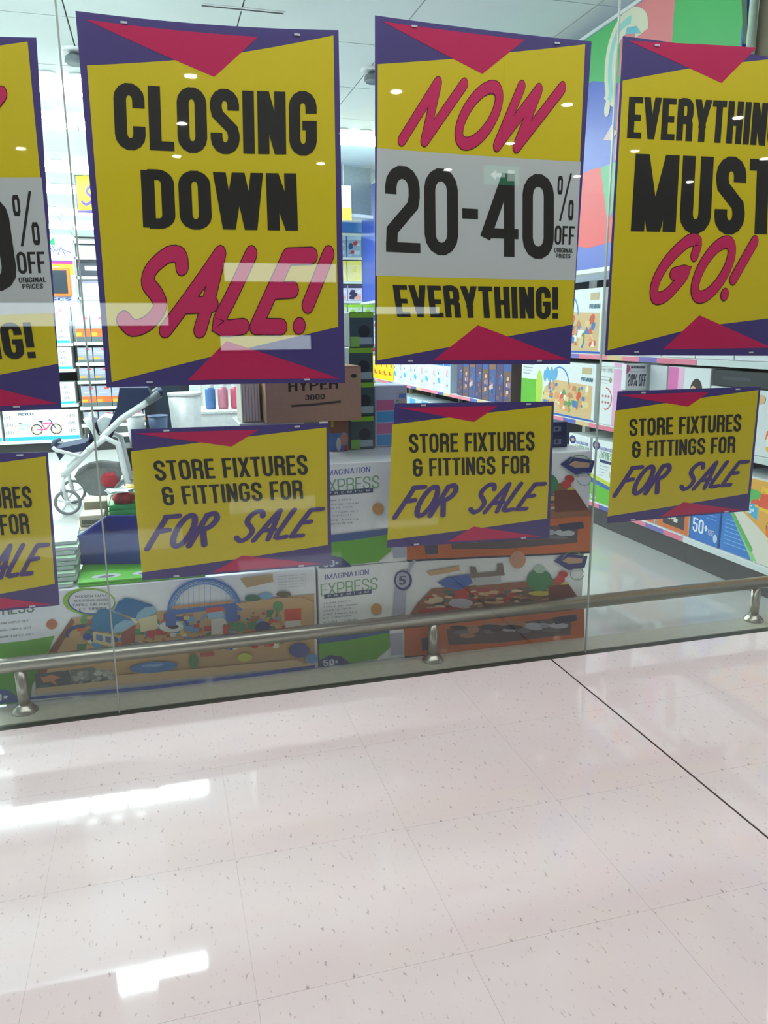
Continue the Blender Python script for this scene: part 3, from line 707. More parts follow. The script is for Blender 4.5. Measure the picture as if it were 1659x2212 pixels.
# ================================================================== SHELVING BAYS
SHELFM = mat('white_shelf_steel', (220, 226, 224), .35); BACKP = mat('dark_back_panel', (34, 34, 38), .6); UPR = mat('upright_steel', (216, 218, 208), .4)
STRIP = [(226, 128, 150), (86, 96, 168), (214, 186, 136), (226, 128, 150), (120, 110, 180), (222, 120, 144)]
def bay(w_, d_, H_, levels, lab, loc, rz=0., cols=None, kick=.12, group=None, back=BACKP):
    t = empty('shelving_bay', loc, rz, lab, 'shelving', group)
    MB().box(.001, w_-.001, .03, .045, 0, kick).build('kick_panel', DARKM, t)
    MB().box(0, w_, d_-.02, d_, kick, H_).build('back_panel', back, t)
    for x in (0, w_-.025): MB().box(x, x+.025, d_-.06, d_-.021, 0, H_).build('upright', UPR, t)
    for z in levels:
        s_ = MB().box(.002, w_-.002, .0, d_-.025, z-.035, z, .002).build('shelf', SHELFM, t)
        st = Art(lambda u, v, h: (u, -h-.001, v), .00002); n = 5
        if cols:
            for k in range(n): st.rect(.002+(w_-.004)*k/n, .002+(w_-.004)*(k+1)/n, z-.034, z-.004, cols[(k+int(z*7)) % len(cols)])
        else: st.rect(.002, w_-.002, z-.034, z-.008, (214, 224, 222))
        st.build('price_strip', s_)
    return t
XR = 2.9
ends = [.07, 1.02, 1.95, 2.88, 3.81, 4.74, 5.67, 6.60, 7.53, 8.46]; nth = ['nearest', 'second', 'third', 'fourth', 'fifth', 'sixth', 'seventh', 'eighth', 'farthest']
for k, (a0, a1) in enumerate(zip(ends, ends[1:])):
    bay(a1-a0, .45, 1.72, (.165, .715, 1.185), '%s shelving bay from the glass along the right side' % nth[k], (XR, a1, 0), -math.pi/2, STRIP if k else None)

# product boxes: one carton with a printed front each
INKS = [(224, 226, 226), (60, 120, 190), (214, 70, 80), (236, 200, 50), (90, 170, 80), (240, 140, 60), (110, 80, 150), (40, 46, 70), (230, 150, 180), (150, 200, 224)]
def product(name, lab, cat, grp, w_, d_, h_, body, art_fn, loc, rz=0.):
    t = empty(name, loc, rz, lab, cat, grp)
    MB().box(0, w_, 0, d_, 0, h_, .003).build('carton', mat('carton_%d_%d_%d' % body, body, .38, noise=.02), t)
    a = Art(lambda u, v, h: (u, -h, v), .00006); art_fn(a, w_, h_); a.build('printed_front', t); return t
def art_scene(a, x0, x1, z0, z1, n, pal, seed, sz=.03):
    q = random.Random(seed)
    for k in range(n):
        s_ = sz*(.5+q.random()); x = x0+s_+(x1-x0-2*s_)*q.random(); z = z0+s_+(z1-z0-2*s_)*q.random(); c = q.choice(pal)
        f = q.random()
        if f < .35: a.ell(x, z, s_, s_*.7, c, q.random()*90, 10)
        elif f < .7: a.poly([(x-s_, z-s_*.6), (x+s_*.8, z-s_*.7), (x+s_, z+s_*.5), (x-s_*.8, z+s_*.6)], c)
        else: a.poly([(x-s_, z-s_*.5), (x+s_, z-s_*.5), (x, z+s_*.8)], c)
    a.up()
def art_train(seed, green=True):
    def f(a, w_, h_):
        if green: a.rect(.004, w_*.30, .004, h_*.62, (96, 178, 40)); a.up()
        a.ell(w_*.28, h_*.45, w_*.05, h_*.36, (180, 208, 80)); a.up()
        a.poly([(w_*.3, h_*.04), (w_*.97, h_*.04), (w_*.97, h_*.62), (w_*.5, h_*.66), (w_*.36, h_*.5)], (214, 180, 130)); a.up()
        art_scene(a, w_*.33, w_*.96, h_*.06, h_*.64, 70, [(206, 90, 60), (222, 200, 140), (96, 150, 90), (70, 120, 180), (240, 236, 220), (190, 130, 90), (226, 150, 100)], seed, h_*.07)
        pts = [(w_*.56+w_*.12*math.cos(math.radians(t)), h_*.6+h_*.3*math.sin(math.radians(t))) for t in range(0, 181, 15)]
        a.line(pts, h_*.03, (80, 140, 200)); a.up()
        for k in range(6): a.ell(w_*(.36+.03*k), h_*(.72+.06*(k % 2)), w_*.02, h_*.11, (96, 170, 214))
        a.up(); a.rect(w_*.84, w_*.95, h_*.82, h_*.93, (196, 176, 136)); text(a, 'PREMIUM', [(w_*.83, h_*.76), (w_*.97, h_*.76), (w_*.97, h_*.69), (w_*.83, h_*.69)], (60, 110, 130), t=.15)
        for k in range(4): a.rect(w_*.03, w_*(.2-.02*k), h_*(.9-.06*k), h_*(.915-.06*k), (150, 156, 160))
        a.rect(.003, w_-.003, .003, h_*.035, (40, 90, 180))
    return f
def art_express(a, w_, h_):
    a.poly([(.004, .004), (w_-.004, .004), (w_-.004, h_*.26), (w_*.5, h_*.3), (.004, h_*.33)], (96, 178, 48)); a.up()
    a.poly([(.004, h_*.30), (w_-.004, h_*.24), (w_-.004, h_*.30), (.004, h_*.37)], (50, 96, 170)); a.poly([(.004, h_*.37), (w_-.004, h_*.30), (w_-.004, h_*.36), (.004, h_*.44)], (190, 206, 50)); a.up()
    a.ell(w_*.18, h_*.9, w_*.16, h_*.07, (40, 50, 120)); a.up(); a.ell(w_*.18, h_*.9, w_*.09, h_*.03, (190, 150, 120)); a.up()
    text(a, 'IMAGINATION', [(w_*.36, h_*.90), (w_*.92, h_*.90), (w_*.92, h_*.85), (w_*.36, h_*.85)], WORD1, t=.12)
    text(a, 'EXPRESS', [(w_*.34, h_*.83), (w_*.98, h_*.83), (w_*.98, h_*.72), (w_*.34, h_*.72)], (110, 160, 120), t=.1)
    a.rect(w_*.38, w_*.94, h_*.655, h_*.70, (40, 56, 100)); a.up()
    for k in range(4): a.rect(w_*.38, w_*(.8-.08*k), h_*(.6-.05*k), h_*(.61-.05*k), (160, 166, 170))
    a.ell(w_*.86, h_*.5, w_*.07, h_*.05, (196, 190, 160)); text(a, '50+', [(w_*.02, h_*.1), (w_*.3, h_*.1), (w_*.3, h_*.03), (w_*.02, h_*.03)], (220, 226, 240))
def on_run(y, z): return (XR+.012, y, z+.001)
RZ = -math.pi/2; WC = (226, 230, 230)
product('train_box', 'white and green train table box, leftmost big one on the middle right shelf', 'box', 'train boxes on the right shelves', 1.17, .36, .40, WC, art_train(5), on_run(3.27, .715), RZ)
product('train_box', 'white train set box on the top right shelf between the two large posters', 'box', 'train boxes on the right shelves', 1.0, .36, .44, WC, art_train(9), on_run(3.06, 1.185), RZ)
product('train_accessory_box', 'white and green upright train box on bottom right shelf', 'box', 'green and white boxes on the bottom right shelf', .30, .3, .44, WC, art_express, on_run(2.10, .165), RZ)
product('train_accessory_box', 'white and green upright train box partly behind the stacked table boxes', 'box', 'green and white boxes on the bottom right shelf', .30, .3, .44, WC, art_express, on_run(2.43, .165), RZ)
def art_pretend(a, w_, h_):
    a.rect(w_*.62, w_-.003, .003, h_-.003, (226, 170, 206)); a.up(); text(a, 'PRETEND', [(w_*.1, h_*.93), (w_*.58, h_*.93), (w_*.58, h_*.84), (w_*.1, h_*.84)], (150, 160, 150), t=.1)
    for k in range(3): a.rect(w_*.1, w_*(.5-.06*k), h_*(.76-.05*k), h_*(.77-.05*k), (170, 172, 176))
    pts = [(w_*.34+w_*.24*math.cos(math.radians(t)), h_*.42+h_*.17*math.sin(math.radians(t))) for t in range(-100, 101, 12)]
    a.line(pts, .008, (216, 80, 96)); a.up()
    for k in range(3):
        for j in range(2): a.ell(w_*(.22+.12*k), h_*(.46-.1*j), w_*.035, h_*.02, (196, 110, 120))
    a.ell(w_*.5, h_*.72, w_*.05, h_*.04, (150, 160, 120))
product('pretend_play_box', 'white and pink pretend play box with a red ring print', 'box', None, .30, .34, .42, WC, art_pretend, on_run(2.06, .715), RZ)
def art_spine(a, w_, h_):
    fr0 = a.fr; a.fr = lambda u, v, h: fr0(w_*.5+w_*.2-v, u, h)
    text(a, 'PRETEND', [(h_*.12, .09), (h_*.62, .09), (h_*.62, 0), (h_*.12, 0)], (96, 100, 104), t=.09, gap=.12); a.fr = fr0
    a.ell(w_*.75, h_*.12, w_*.06, h_*.04, (70, 74, 80))
product('pretend_play_box', 'grey-white box with PRETEND printed up its side right of the price sign', 'box', None, .17, .34, .42, (206, 210, 214), art_spine, on_run(1.47, .715), RZ)
def art_girl(a, w_, h_):
    a.rect(.004, w_*.26, .004, h_-.004, (226, 120, 180)); a.up(); a.rect(w_*.26, w_*.4, .004, h_-.004, (236, 190, 216)); a.up()
    a.ell(w_*.66, h_*.30, w_*.15, h_*.26, (150, 156, 166)); a.ell(w_*.70, h_*.66, w_*.15, h_*.20, (62, 48, 44)); a.up(); a.ell(w_*.63, h_*.62, w_*.095, h_*.14, (222, 176, 150)); a.ell(w_*.75, h_*.5, w_*.07, h_*.16, (62, 48, 44)); a.up()
    a.ell(w_*.6, h_*.63, w_*.012, h_*.012, (50, 40, 40)); a.ell(w_*.585, h_*.55, w_*.02, h_*.01, (190, 90, 90)); a.ell(w_*.45, h_*.18, w_*.06, h_*.06, (206, 110, 130)); a.ell(w_*.8, h_*.4, w_*.04, h_*.09, (150, 190, 130))
product('pretend_play_box', 'pink and white box with a photo of a dark-haired child', 'box', None, .38, .34, .42, WC, art_girl, on_run(1.29, .715), RZ)
def art_discover(a, w_, h_):
    text(a, 'IMAGINATION', [(w_*.05, h_*.93), (w_*.3, h_*.93), (w_*.3, h_*.88), (w_*.05, h_*.88)], (60, 130, 140), t=.13)
    text(a, 'DISCOVER', [(w_*.04, h_*.85), (w_*.42, h_*.85), (w_*.42, h_*.74), (w_*.04, h_*.74)], (110, 170, 150), t=.09)
    a.ell(w_*.5, h_*.86, w_*.05, h_*.07, (230, 190, 140)); a.up(); art_scene(a, w_*.55, w_*.98, .02, h_*.82, 60, [(240, 120, 60), (130, 190, 90), (240, 190, 60), (60, 160, 210), (236, 236, 230), (236, 140, 90)], 11, .03)
product('discovery_box', 'white DISCOVER activity box at right end of the middle shelf', 'box', None, .76, .36, .33, WC, art_discover, on_run(.90, .715), RZ)
product('dark_game_box', 'black box lying on the white DISCOVER box', 'box', None, .7, .3, .085, (24, 26, 30), lambda a, w_, h_: a.rect(w_*.1, w_*.4, h_*.4, h_*.6, (70, 74, 80)), on_run(.88, 1.049), RZ)
def art_orange(a, w_, h_):
    a.rect(.004, w_-.004, .004, h_*.9, (210, 110, 50)); a.up(); a.rect(w_*.2, w_*.86, h_*.1, h_*.7, (60, 50, 56)); a.up(); art_scene(a, w_*.25, w_*.8, h_*.15, h_*.65, 20, [(190, 190, 196), (230, 225, 215), (90, 80, 90), (190, 130, 90)], 4, .03)
product('train_accessory_box', 'white box with an orange tray picture on the bottom right shelf', 'box', None, .44, .3, .36, WC, art_orange, on_run(1.76, .165), RZ)
product('train_accessory_box', 'small orange picture box left of the blue 50+ box', 'box', None, .31, .3, .30, WC, art_orange, on_run(1.30, .165), RZ)
def art_blue50(a, w_, h_):
    a.rect(.003, w_-.003, .003, h_-.003, (36, 112, 196)); a.up(); a.ell(w_*.45, h_*.86, w_*.3, h_*.14, (216, 230, 226)); a.up(); a.ell(w_*.48, h_*.9, w_*.24, h_*.11, (120, 186, 120)); a.up()
    text(a, '50+', [(w_*.08, h_*.32), (w_*.62, h_*.32), (w_*.62, h_*.12), (w_*.08, h_*.12)], (236, 240, 244), t=.14); text(a, 'PCE SET', [(w_*.64, h_*.22), (w_*.84, h_*.22), (w_*.84, h_*.14), (w_*.64, h_*.14)], (220, 230, 240), t=.12); a.ell(w_*.9, h_*.12, w_*.07, h_*.06, (190, 220, 240))
    for k in range(6): a.rect(w_*.55, w_*.9, h_*(.62-.05*k), h_*(.63-.05*k), (120, 180, 230))
product('activity_set_box', 'bright blue box printed 50+ on the bottom right shelf', 'box', None, .24, .3, .40, (60, 120, 196), art_blue50, on_run(.975, .165), RZ)
def art_food(a, w_, h_):
    a.rect(.003, w_-.003, .003, h_-.003, (226, 222, 206)); a.up()
    a.poly([(.003, .003), (w_*.42, .003), (w_*.06, h_*.6), (.003, h_*.62)], (40, 120, 200)); a.up()
    for k in range(7): a.poly([(w_*.05, h_*(.4-.05*k)), (w_*(.16+.03*k), h_*(.4-.05*k)), (w_*(.16+.03*k), h_*(.41-.05*k)), (w_*.05, h_*(.41-.05*k))], (120, 180, 230))
    a.poly([(.01, h_*.64), (w_*.05, h_*.6), (w_*.46, .01), (w_*.40, .003)], (140, 206, 130)); a.poly([(.01, h_*.72), (w_*.45, h_*.42), (w_*.98, h_*.02), (w_*.98, h_-.01), (.01, h_-.01)], (232, 170, 70)); a.up()
    a.poly([(.02, h_*.72), (w_*.42, h_*.5), (w_*.42, h_*.8), (.02, h_*.9)], (70, 176, 216)); a.up()
    for k in range(9): a.ell(w_*(.08+.036*k), h_*(.56-.05*k), .028, .014, (96, 176, 96), -40)
    art_scene(a, w_*.1, w_*.97, h_*.55, h_*.97, 60, [(240, 120, 50), (246, 200, 60), (150, 200, 80), (236, 236, 226), (230, 90, 60), (90, 180, 90), (250, 160, 60)], 21, .04)
    art_scene(a, w_*.5, w_*.97, h_*.25, h_*.6, 30, [(240, 120, 50), (246, 200, 60), (150, 200, 80), (236, 236, 226), (150, 110, 80), (190, 196, 210)], 22, .035)
    text(a, '45+', [(w_*.27, h_*.66), (w_*.38, h_*.66), (w_*.38, h_*.56), (w_*.27, h_*.56)], (236, 246, 250), t=.14)
product('play_food_box', 'colourful blue, green and orange play food box nearest the glass, bottom right shelf', 'box', None, .62, .32, .44, WC, art_food, on_run(.72, .165), RZ)
# the 20% OFF sign hung off the middle shelf
sg = empty('price_sign', (2.775, 1.50, .985), 0, 'white box sign reading 20% OFF hung on the right shelves', 'sign')
MB().box(-.012, .135, 0, .05, 0, .155, .002).build('sign_body', mat('white_card', (228, 232, 234), .4, noise=.01), sg)
a = Art(lambda u, v, h: (u, -h, v)); text(a, '20% OFF', [(.004, .098), (.128, .094), (.128, .02), (.004, .026)], (60, 72, 82), t=.15); text(a, 'IMAGINARIUM', [(.02, .147), (.118, .144), (.118, .128), (.02, .131)], (70, 80, 92), t=.15); a.poly([(-.011, .154), (.001, .154), (.016, .125), (-.011, .095)], (206, 96, 140)); a.rect(.0, .134, .112, .1135, (170, 176, 182)); a.build('printed_front', sg)
MB().box(.02, .10, .05, .30, .12, .128).build('bracket', SHELFM, sg)

# farther along: rows of toy packs
def art_rand(seed, base=None, n=14, pal=INKS):
    def f(a, w_, h_):
        q = random.Random(seed)
        if base: a.rect(.003, w_-.003, .003, h_-.003, base); a.up()
        a.rect(.003, w_-.003, h_*.8, h_-.003, q.choice(pal)); art_scene(a, .005, w_-.005, .005, h_*.8, n, pal, seed, min(w_, h_)*.16)
    return f
def run_row(y_hi, y_lo, z, wd, hts, protos, lab, grp, gap=.006, dep=.3):
    y = y_hi; k = 0; out = []
    while y-wd > y_lo-.001:
        pr = protos[k % len(protos)]
        lb = lab+', '+ORD[k]+' from the far end'
        if pr[1] is None: pr[1] = product(pr[0][0], lb, 'box', grp, wd, dep, hts, pr[0][1], pr[0][2], on_run(y, z), RZ)
        else: copy_tree(pr[1], on_run(y, z), None, lb)
        y -= wd+gap; k += 1
DK = [(70, 60, 110), (50, 80, 150), (130, 90, 70), (110, 60, 100), (60, 100, 150), (220, 180, 160), (190, 120, 60), (50, 46, 60), (140, 110, 150)]
BW = [(226, 232, 236), (90, 170, 220), (200, 220, 236), (230, 150, 160), (60, 120, 190), (190, 200, 210)]
run_row(4.75, 3.45, .715, .155, .36, [[('toy_pack', (64, 58, 96), art_rand(31, (70, 60, 100), 16, DK)), None], [('toy_pack', (88, 70, 70), art_rand(32, (110, 80, 70), 16, DK)), None], [('toy_pack', (50, 70, 120), art_rand(33, (60, 80, 140), 16, DK)), None]], 'dark toy pack beyond the train box', 'dark toy packs on the middle right shelf')
run_row(7.0, 4.78, .715, .20, .34, [[('toy_box', WC, art_rand(34, None, 12, BW)), None], [('toy_box', (206, 222, 236), art_rand(35, (210, 222, 232), 12, BW)), None]], 'white-blue toy box on middle right shelf', 'white and blue boxes far back on the middle shelf')
run_row(8.44, 7.02, .715, .23, .30, [[('toy_box', (240, 210, 40), art_rand(36, (242, 212, 30), 5, [(246, 220, 60), (240, 200, 20), (250, 240, 180), (220, 70, 60)])), None]], 'yellow toy box on middle right shelf', 'yellow boxes far back on the middle shelf')
run_row(8.44, 7.02, .165, .23, .30, [[('toy_box', (240, 210, 40), art_rand(37, (242, 212, 30), 5, [(246, 220, 60), (240, 200, 20), (250, 240, 180), (220, 70, 60)])), None]], 'yellow toy box on bottom right shelf', 'yellow boxes far back on the bottom shelf')
run_row(7.0, 3.45, .165, .22, .40, [[('toy_box', (190, 212, 230), art_rand(38, (190, 214, 236), 10, BW)), None], [('toy_box', WC, art_rand(39, None, 12, BW)), None]], 'white-blue toy box on bottom right shelf', 'white and blue boxes far back on the bottom shelf')
run_row(8.44, 3.45, 1.185, .24, .38, [[('toy_box', (210, 214, 226), art_rand(40, None, 14, INKS)), None], [('toy_box', (120, 150, 200), art_rand(41, (120, 160, 210), 12, INKS)), None]], 'patterned toy box on top right shelf', 'toy boxes on the top right shelf')
run_row(2.0, .08, 1.185, .31, .40, [[('toy_box', (226, 226, 230), art_rand(42, None, 14, INKS)), None]], 'toy box on top right shelf behind the right poster', 'toy boxes behind the right poster')

# graphic fascia above the right-hand run
fa = empty('fascia_panel', (XR, 0, 0), 0, 'tall multicoloured fascia board above the right-hand shelves', 'fascia')
MB().box(-.0, .08, .87, 8.5, 1.75, 3.235).build('board', mat('fascia_blue', (58, 88, 190), .4, noise=.02), fa)
MB().box(-.012, .09, .87, 8.5, 3.235, 3.255).build('top_trim', WHITE, fa); MB().box(-.03, .06, .07, 8.5, 1.722, 1.75).build('bottom_trim', WHITE, fa)
a = Art(lambda u, v, h: (-h, u, v), .0001)
def X(px, py):
    p = atx(px, py, XR); return (p.y, p.z)
def PX(pts, c): a.poly([X(*p) for p in pts], c)
G1 = (74, 178, 96); PKX = (226, 128, 130)
yg, yp = X(1455, 40)[0], X(1342, 70)[0]
a.poly([(.88, 2.4), (yg, 2.4), (yg, 3.232), (.88, 3.232)], G1); a.poly([(yg, 2.4), (yp, 2.4), (yp, 3.232), (yg, 3.232)], PKX); a.poly([X(1342, 180), X(1280, 175), (2.9, 2.95), (4.4, 2.6), (4.4, 3.232), (yp, 3.232), (yp, 2.9)], G1); a.up(3)
a.poly([X(1278, 366), X(1305, 360), X(1330, 520), X(1272, 536), (2.6, 1.95), (3.6, 1.9), (3.6, 2.36), (2.6, 2.38)], (226, 70, 72)); PX([(1298, 362), (1330, 350), (1330, 440), (1312, 480)], (96, 176, 120)); a.up(3)
PX([(1600, -60), (1614, -60), (1614, 95), (1606, 95)], (60, 96, 64)); a.up()
pts = smooth([X(*p) for p in [(1386, 72), (1384, 50), (1364, 42), (1343, 58), (1328, 88), (1320, 125), (1318, 165), (1320, 200), (1314, 222)]])
for wd_, c_ in ((.13, (226, 222, 196)), (.045, (150, 206, 200))):
    for q_ in stroke_polys('r', pts if wd_ > .1 else pts[8:], wd_): a.poly(q_, c_)
    a.up()
PX([(1355, 60), (1375, 56), (1385, 72), (1352, 74)], (110, 190, 206)); a.ell(*X(1312, 234), .035, .05, (226, 220, 196)); PX([(1322, 270), (1304, 302), (1322, 304), (1334, 285)], (226, 196, 190)); a.up()
a.poly([(5.2, 1.76), (6.1, 1.76), (6.1, 3.2), (5.2, 3.2)], (236, 200, 60)); a.poly([(6.1, 1.76), (7.2, 1.76), (7.2, 3.2), (6.1, 3.2)], (90, 170, 220))
a.build('printed_graphic', fa)
br = empty('end_wall_panel', (XR+.02, .07, 1.76), 0, 'brown wall panel with a vertical light tube, right of the fascia', 'wall panel')
MB().box(0, .06, 0, .79, 0, 1.62).build('board', mat('olive_brown_paint', (106, 94, 70), .6), br)
MB().tube([(-.02, .735, .04), (-.02, .735, 1.58)], .022, 12).build('light_tube', mat('pale_tube', (196, 216, 196), .3), br, True)

# ================================================================== THINGS ON AND BEHIND THE STACKED BOXES
def card(name, c, r_=.5): return mat(name, c, r_, noise=.02)
# stack of thin flat packs left of the bin and the two green packs under it
packm = card('flat_pack_white', (214, 222, 214)); z = .4295; fp = None
for k in range(9):
    x = -.655+.006*((k*5) % 3); y = YB+.022+.024*k
    lb = 'thin white and green flat pack left of the blue bin, %s from the bottom' % ORD[k]
    if fp is None:
        fp = empty('flat_pack', (x, y, z), 0, lb, 'packet', 'flat packs piled left of the blue bin')
        MB().box(0, .30, 0, .26, 0, .0125, .003).build('bag', packm, fp); MB().box(.0, .30, .001, .26, .0125, .0138).build('green_cover', card('pack_green', (176, 216, 176)), fp)
    else: copy_tree(fp, (x, y, z), .02*((k*3) % 5-2), lb)
    z += .0141
for k, (x, zz) in enumerate(((-.335, .4290), (-.34, .4375))):
    g = empty('leaflet_pack', (x, YB+.012+.004*k, zz), 0, ['flat green printed pack lying under the blue bin, lowest of two', 'flat green printed pack directly under the blue bin'][k], 'packet')
    MB().box(0, .46, 0, .43, 0, .0078, .001).build('bag', card('leaflet_green', (96, 196, 50)), g)
    a = Art(lambda u, v, h: (u, v, .0078+h), .00004)
    for j in range(3): a.ell(.10+.15*j, .06, .055, .028, (216, 222, 222), 0, 20); a.up(); a.ell(.10+.15*j, .055, .032, .014, (120, 110, 130), 8); a.up()
    a.build('printed_cover', g)
# blue bin
bn = empty('storage_bin', (-.346, .448, .4465), -.26, 'royal blue open storage bin standing on green packs', 'bin')
BLUE = mat('bin_blue_plastic', (24, 66, 158), .35, noise=.03)
m = MB(); W2, D2, H2, T2 = .24, .34, .118, .006
m.box(0, W2, 0, T2, 0, H2); m.box(0, W2, D2-T2, D2, 0, H2); m.box(0, T2, T2, D2-T2, 0, H2); m.box(W2-T2, W2, T2, D2-T2, 0, H2); m.box(T2, W2-T2, T2, D2-T2, 0, T2)
m.build('bin_body', BLUE, bn)
MB().tube([(0, 0, H2), (W2, 0, H2), (W2, D2, H2), (0, D2, H2)], .005, 6, True).build('rim', BLUE, bn)
# low table behind, with bags and green basket
tb = empty('low_display_table', (-.62, 1.0, 0), 0, 'low cream display table behind the blue bin', 'table')
CRM = card('cream_board', (196, 186, 160))
MB().box(.2, 1.15, 0, .75, .42, .46, .003).build('table_top', CRM, tb)
for x, y in ((.22, .03), (1.08, .03), (.22, .68), (1.08, .68)): MB().box(x, x+.045, y, y+.045, 0, .42).build('leg', CRM, tb)
bk = empty('toy_basket', (-.26, 1.05, .461), 0, 'green mesh basket of toys wrapped in clear plastic', 'basket')
GP = mat('green_plastic', (22, 150, 74), .35)
m = MB(); m.prism([(0, 0), (.34, 0), (.34, .26), (0, .26)], 0, .09); m.build('basket_body', GP, bk)
for k in range(4): MB().tube([(-.005, -.005, .02+.024*k), (.345, -.005, .02+.024*k), (.345, .265, .02+.024*k), (-.005, .265, .02+.024*k)], .004, 6, True).build('rib', GP, bk)
for k, (x, y, z, c) in enumerate(((.06, .08, .11, (190, 40, 50)), (.15, .12, .12, (60, 170, 90)), (.25, .09, .11, (220, 180, 190)), (.1, .18, .12, (230, 200, 60)), (.28, .17, .13, (40, 150, 90)))):
    MB().blob((x, y, z), (.05, .045, .04), .18, k).build('toy', mat('toy_%d' % k, c, .4), bk, True)
CLEARP = mat('clear_film', (210, 225, 222), .12)
for k in range(3): MB().blob((.05+.12*k, .05, .155), (.06, .05, .012), .35, 30+k).build('film_fold', CLEARP, bk)
for k, (x, y, c, lb) in enumerate(((-.40, 1.06, (206, 196, 170), 'cream card pack on the low table beside the green basket'), (-.39, 1.24, (176, 168, 140), 'brown card pack on the low table behind the cream one'))):
    t = empty('card_pack', (x, y, .461), .1*k, lb, 'packet')
    MB().box(0, .11, 0, .14, 0, .05+.03*k, .004).build('pack', card('card_pack_%d' % k, c), t); MB().box(.01, .10, -.001, 0, .01, .03).build('print_panel', card('pack_print', (90, 100, 84)), t)

# --- on top of the upper table box: books, green-black boxes, pale boxes, navy boxes, carton
ZC = .4235+.4225
def art_book(a, w_, h_):
    a.rect(.002, w_-.002, h_*.52, h_-.002, (150, 96, 70)); a.rect(.002, w_-.002, .002, h_*.52, (84, 130, 200)); a.up(); a.ell(w_*.78, h_*.34, w_*.2, h_*.2, (206, 150, 120)); a.ell(w_*.5, h_*.2, w_*.12, h_*.2, (230, 226, 220)); a.ell(w_*.85, h_*.08, w_*.12, h_*.08, (190, 60, 60)); a.rect(w_*.15, w_*.25, h_*.7, h_*.95, (190, 206, 60))
product('picture_book', 'brown and blue picture book box under the brown carton', 'book', None, .088, .2, .150, (150, 110, 90), art_book, (.688, .50, ZC))
def art_dark(a, w_, h_):
    a.rect(.002, w_-.002, .002, h_-.002, (46, 66, 62)); a.up(); a.rect(.002, w_-.002, h_*.84, h_-.002, (150, 220, 50)); a.rect(.002, w_-.002, .002, h_*.12, (150, 220, 60)); a.up()
    for k in range(3): text(a, ['GARDEN', 'PLAY', 'SET'][k], [(w_*.2, h_*(.66-.16*k)), (w_*.8, h_*(.66-.16*k)), (w_*.8, h_*(.58-.16*k)), (w_*.2, h_*(.58-.16*k))], (150, 176, 170), t=.14)
def art_plain_dark(a, w_, h_):
    a.rect(.002, w_-.002, .002, h_-.002, (70, 96, 92)); a.up(); a.rect(.002, w_-.002, h_*.84, h_-.002, (150, 220, 50)); a.rect(.002, w_*.4, .002, h_*.3, (150, 216, 90)); a.up(); a.ell(w_*.6, h_*.45, w_*.25, h_*.18, (40, 54, 56)); a.rect(w_*.4, w_*.95, h_*.08, h_*.28, (176, 200, 196))
pv = None
for k, nm in enumerate(('lowest', 'second', 'third', 'topmost')):
    lb = 'lime and dark green box, %s of the tower behind the brown carton' % nm
    if pv is None: pv = product('play_set_box', lb, 'box', 'lime and dark green boxes in a tower', .105, .2, .145, (60, 80, 76), art_plain_dark, (.790, .52, ZC))
    else: copy_tree(pv, (.790+.004*(k % 2), .52, ZC+.146*k), None, lb)
def art_pale(a, w_, h_):
    for k, c in enumerate(((100, 176, 220), (224, 130, 170), (96, 180, 226), (224, 120, 160), (210, 214, 226))): a.rect(w_*.06, w_*.6, h_*(.03+.19*k), h_*(.2+.19*k), c)
    a.up(); a.rect(w_*.68, w_*.97, h_*.05, h_*.9, (216, 206, 190)); art_scene(a, w_*.66, w_*.98, h_*.1, h_*.9, 14, [(206, 90, 110), (110, 160, 220), (120, 190, 140), (230, 190, 140)], 3, .012)
product('pastel_block_box', 'tall pale box with pink and sky blue squares beside the green-black tower', 'box', None, .15, .2, .27, (206, 212, 224), art_pale, (.91, .56, ZC))
def art_navy(a, w_, h_): a.rect(w_*.66, w_*.84, h_*.25, h_*.65, (120, 130, 150)); a.up(); a.rect(w_*.70, w_*.78, h_*.35, h_*.55, (40, 50, 80))
product('navy_gift_box', 'small navy box on right end of the upper table box, bottom of two', 'box', None, .20, .18, .056, (30, 46, 84), art_navy, (1.52, .30, ZC))
product('navy_gift_box', 'small navy box on right end of the upper table box, top of two', 'box', None, .20, .18, .054, (34, 52, 92), art_navy, (1.518, .303, ZC+.0565))
# supports hidden by the sign and the brown carton
product('plain_carton', 'plain white carton on the left table box behind the small sign', 'box', None, .26, .3, .565, (206, 206, 200), lambda a, w_, h_: a.rect(w_*.2, w_*.8, h_*.6, h_*.7, (150, 160, 170)), (.30, .36, .430))
ct = empty('brown_carton', (.40, .30, .9985), .0, 'brown cardboard carton printed with black capitals behind the CLOSING DOWN poster', 'carton')
KR = mat('kraft_board', (186, 146, 116), .8, noise=.05, scale=60)
MB().box(0, .385, 0, .26, 0, .215, .002).build('carton_body', KR, ct); MB().box(.0, .385, -.0012, .13, .215, .2165).build('top_flap', KR, ct); MB().box(.0, .385, .132, .26, .215, .2165).build('top_flap', KR, ct)
a = Art(lambda u, v, h: (u, -h, v), .00004)
text(a, 'HYPER', [(.09, .165), (.29, .172), (.29, .130), (.09, .122)], (48, 40, 36), t=.13); text(a, '3000', [(.155, .108), (.235, .110), (.235, .090), (.155, .088)], (54, 44, 40), t=.14)
a.line([(.10, .066), (.20, .070), (.30, .078)], .008, (76, 62, 54)); a.ell(.355, .178, .012, .008, (50, 42, 38)); a.build('printed_front', ct)
fl2 = product('cream_paper_pile', 'upright cream paper pile left of the brown carton', 'paper', None, .075, .2, .17, (226, 214, 196), lambda a, w_, h_: [a.rect(w_*(.06+.16*k), w_*(.10+.16*k), .004, h_-.004, (176, 160, 140)) for k in range(6)], (.325-.01, .40, .9965))

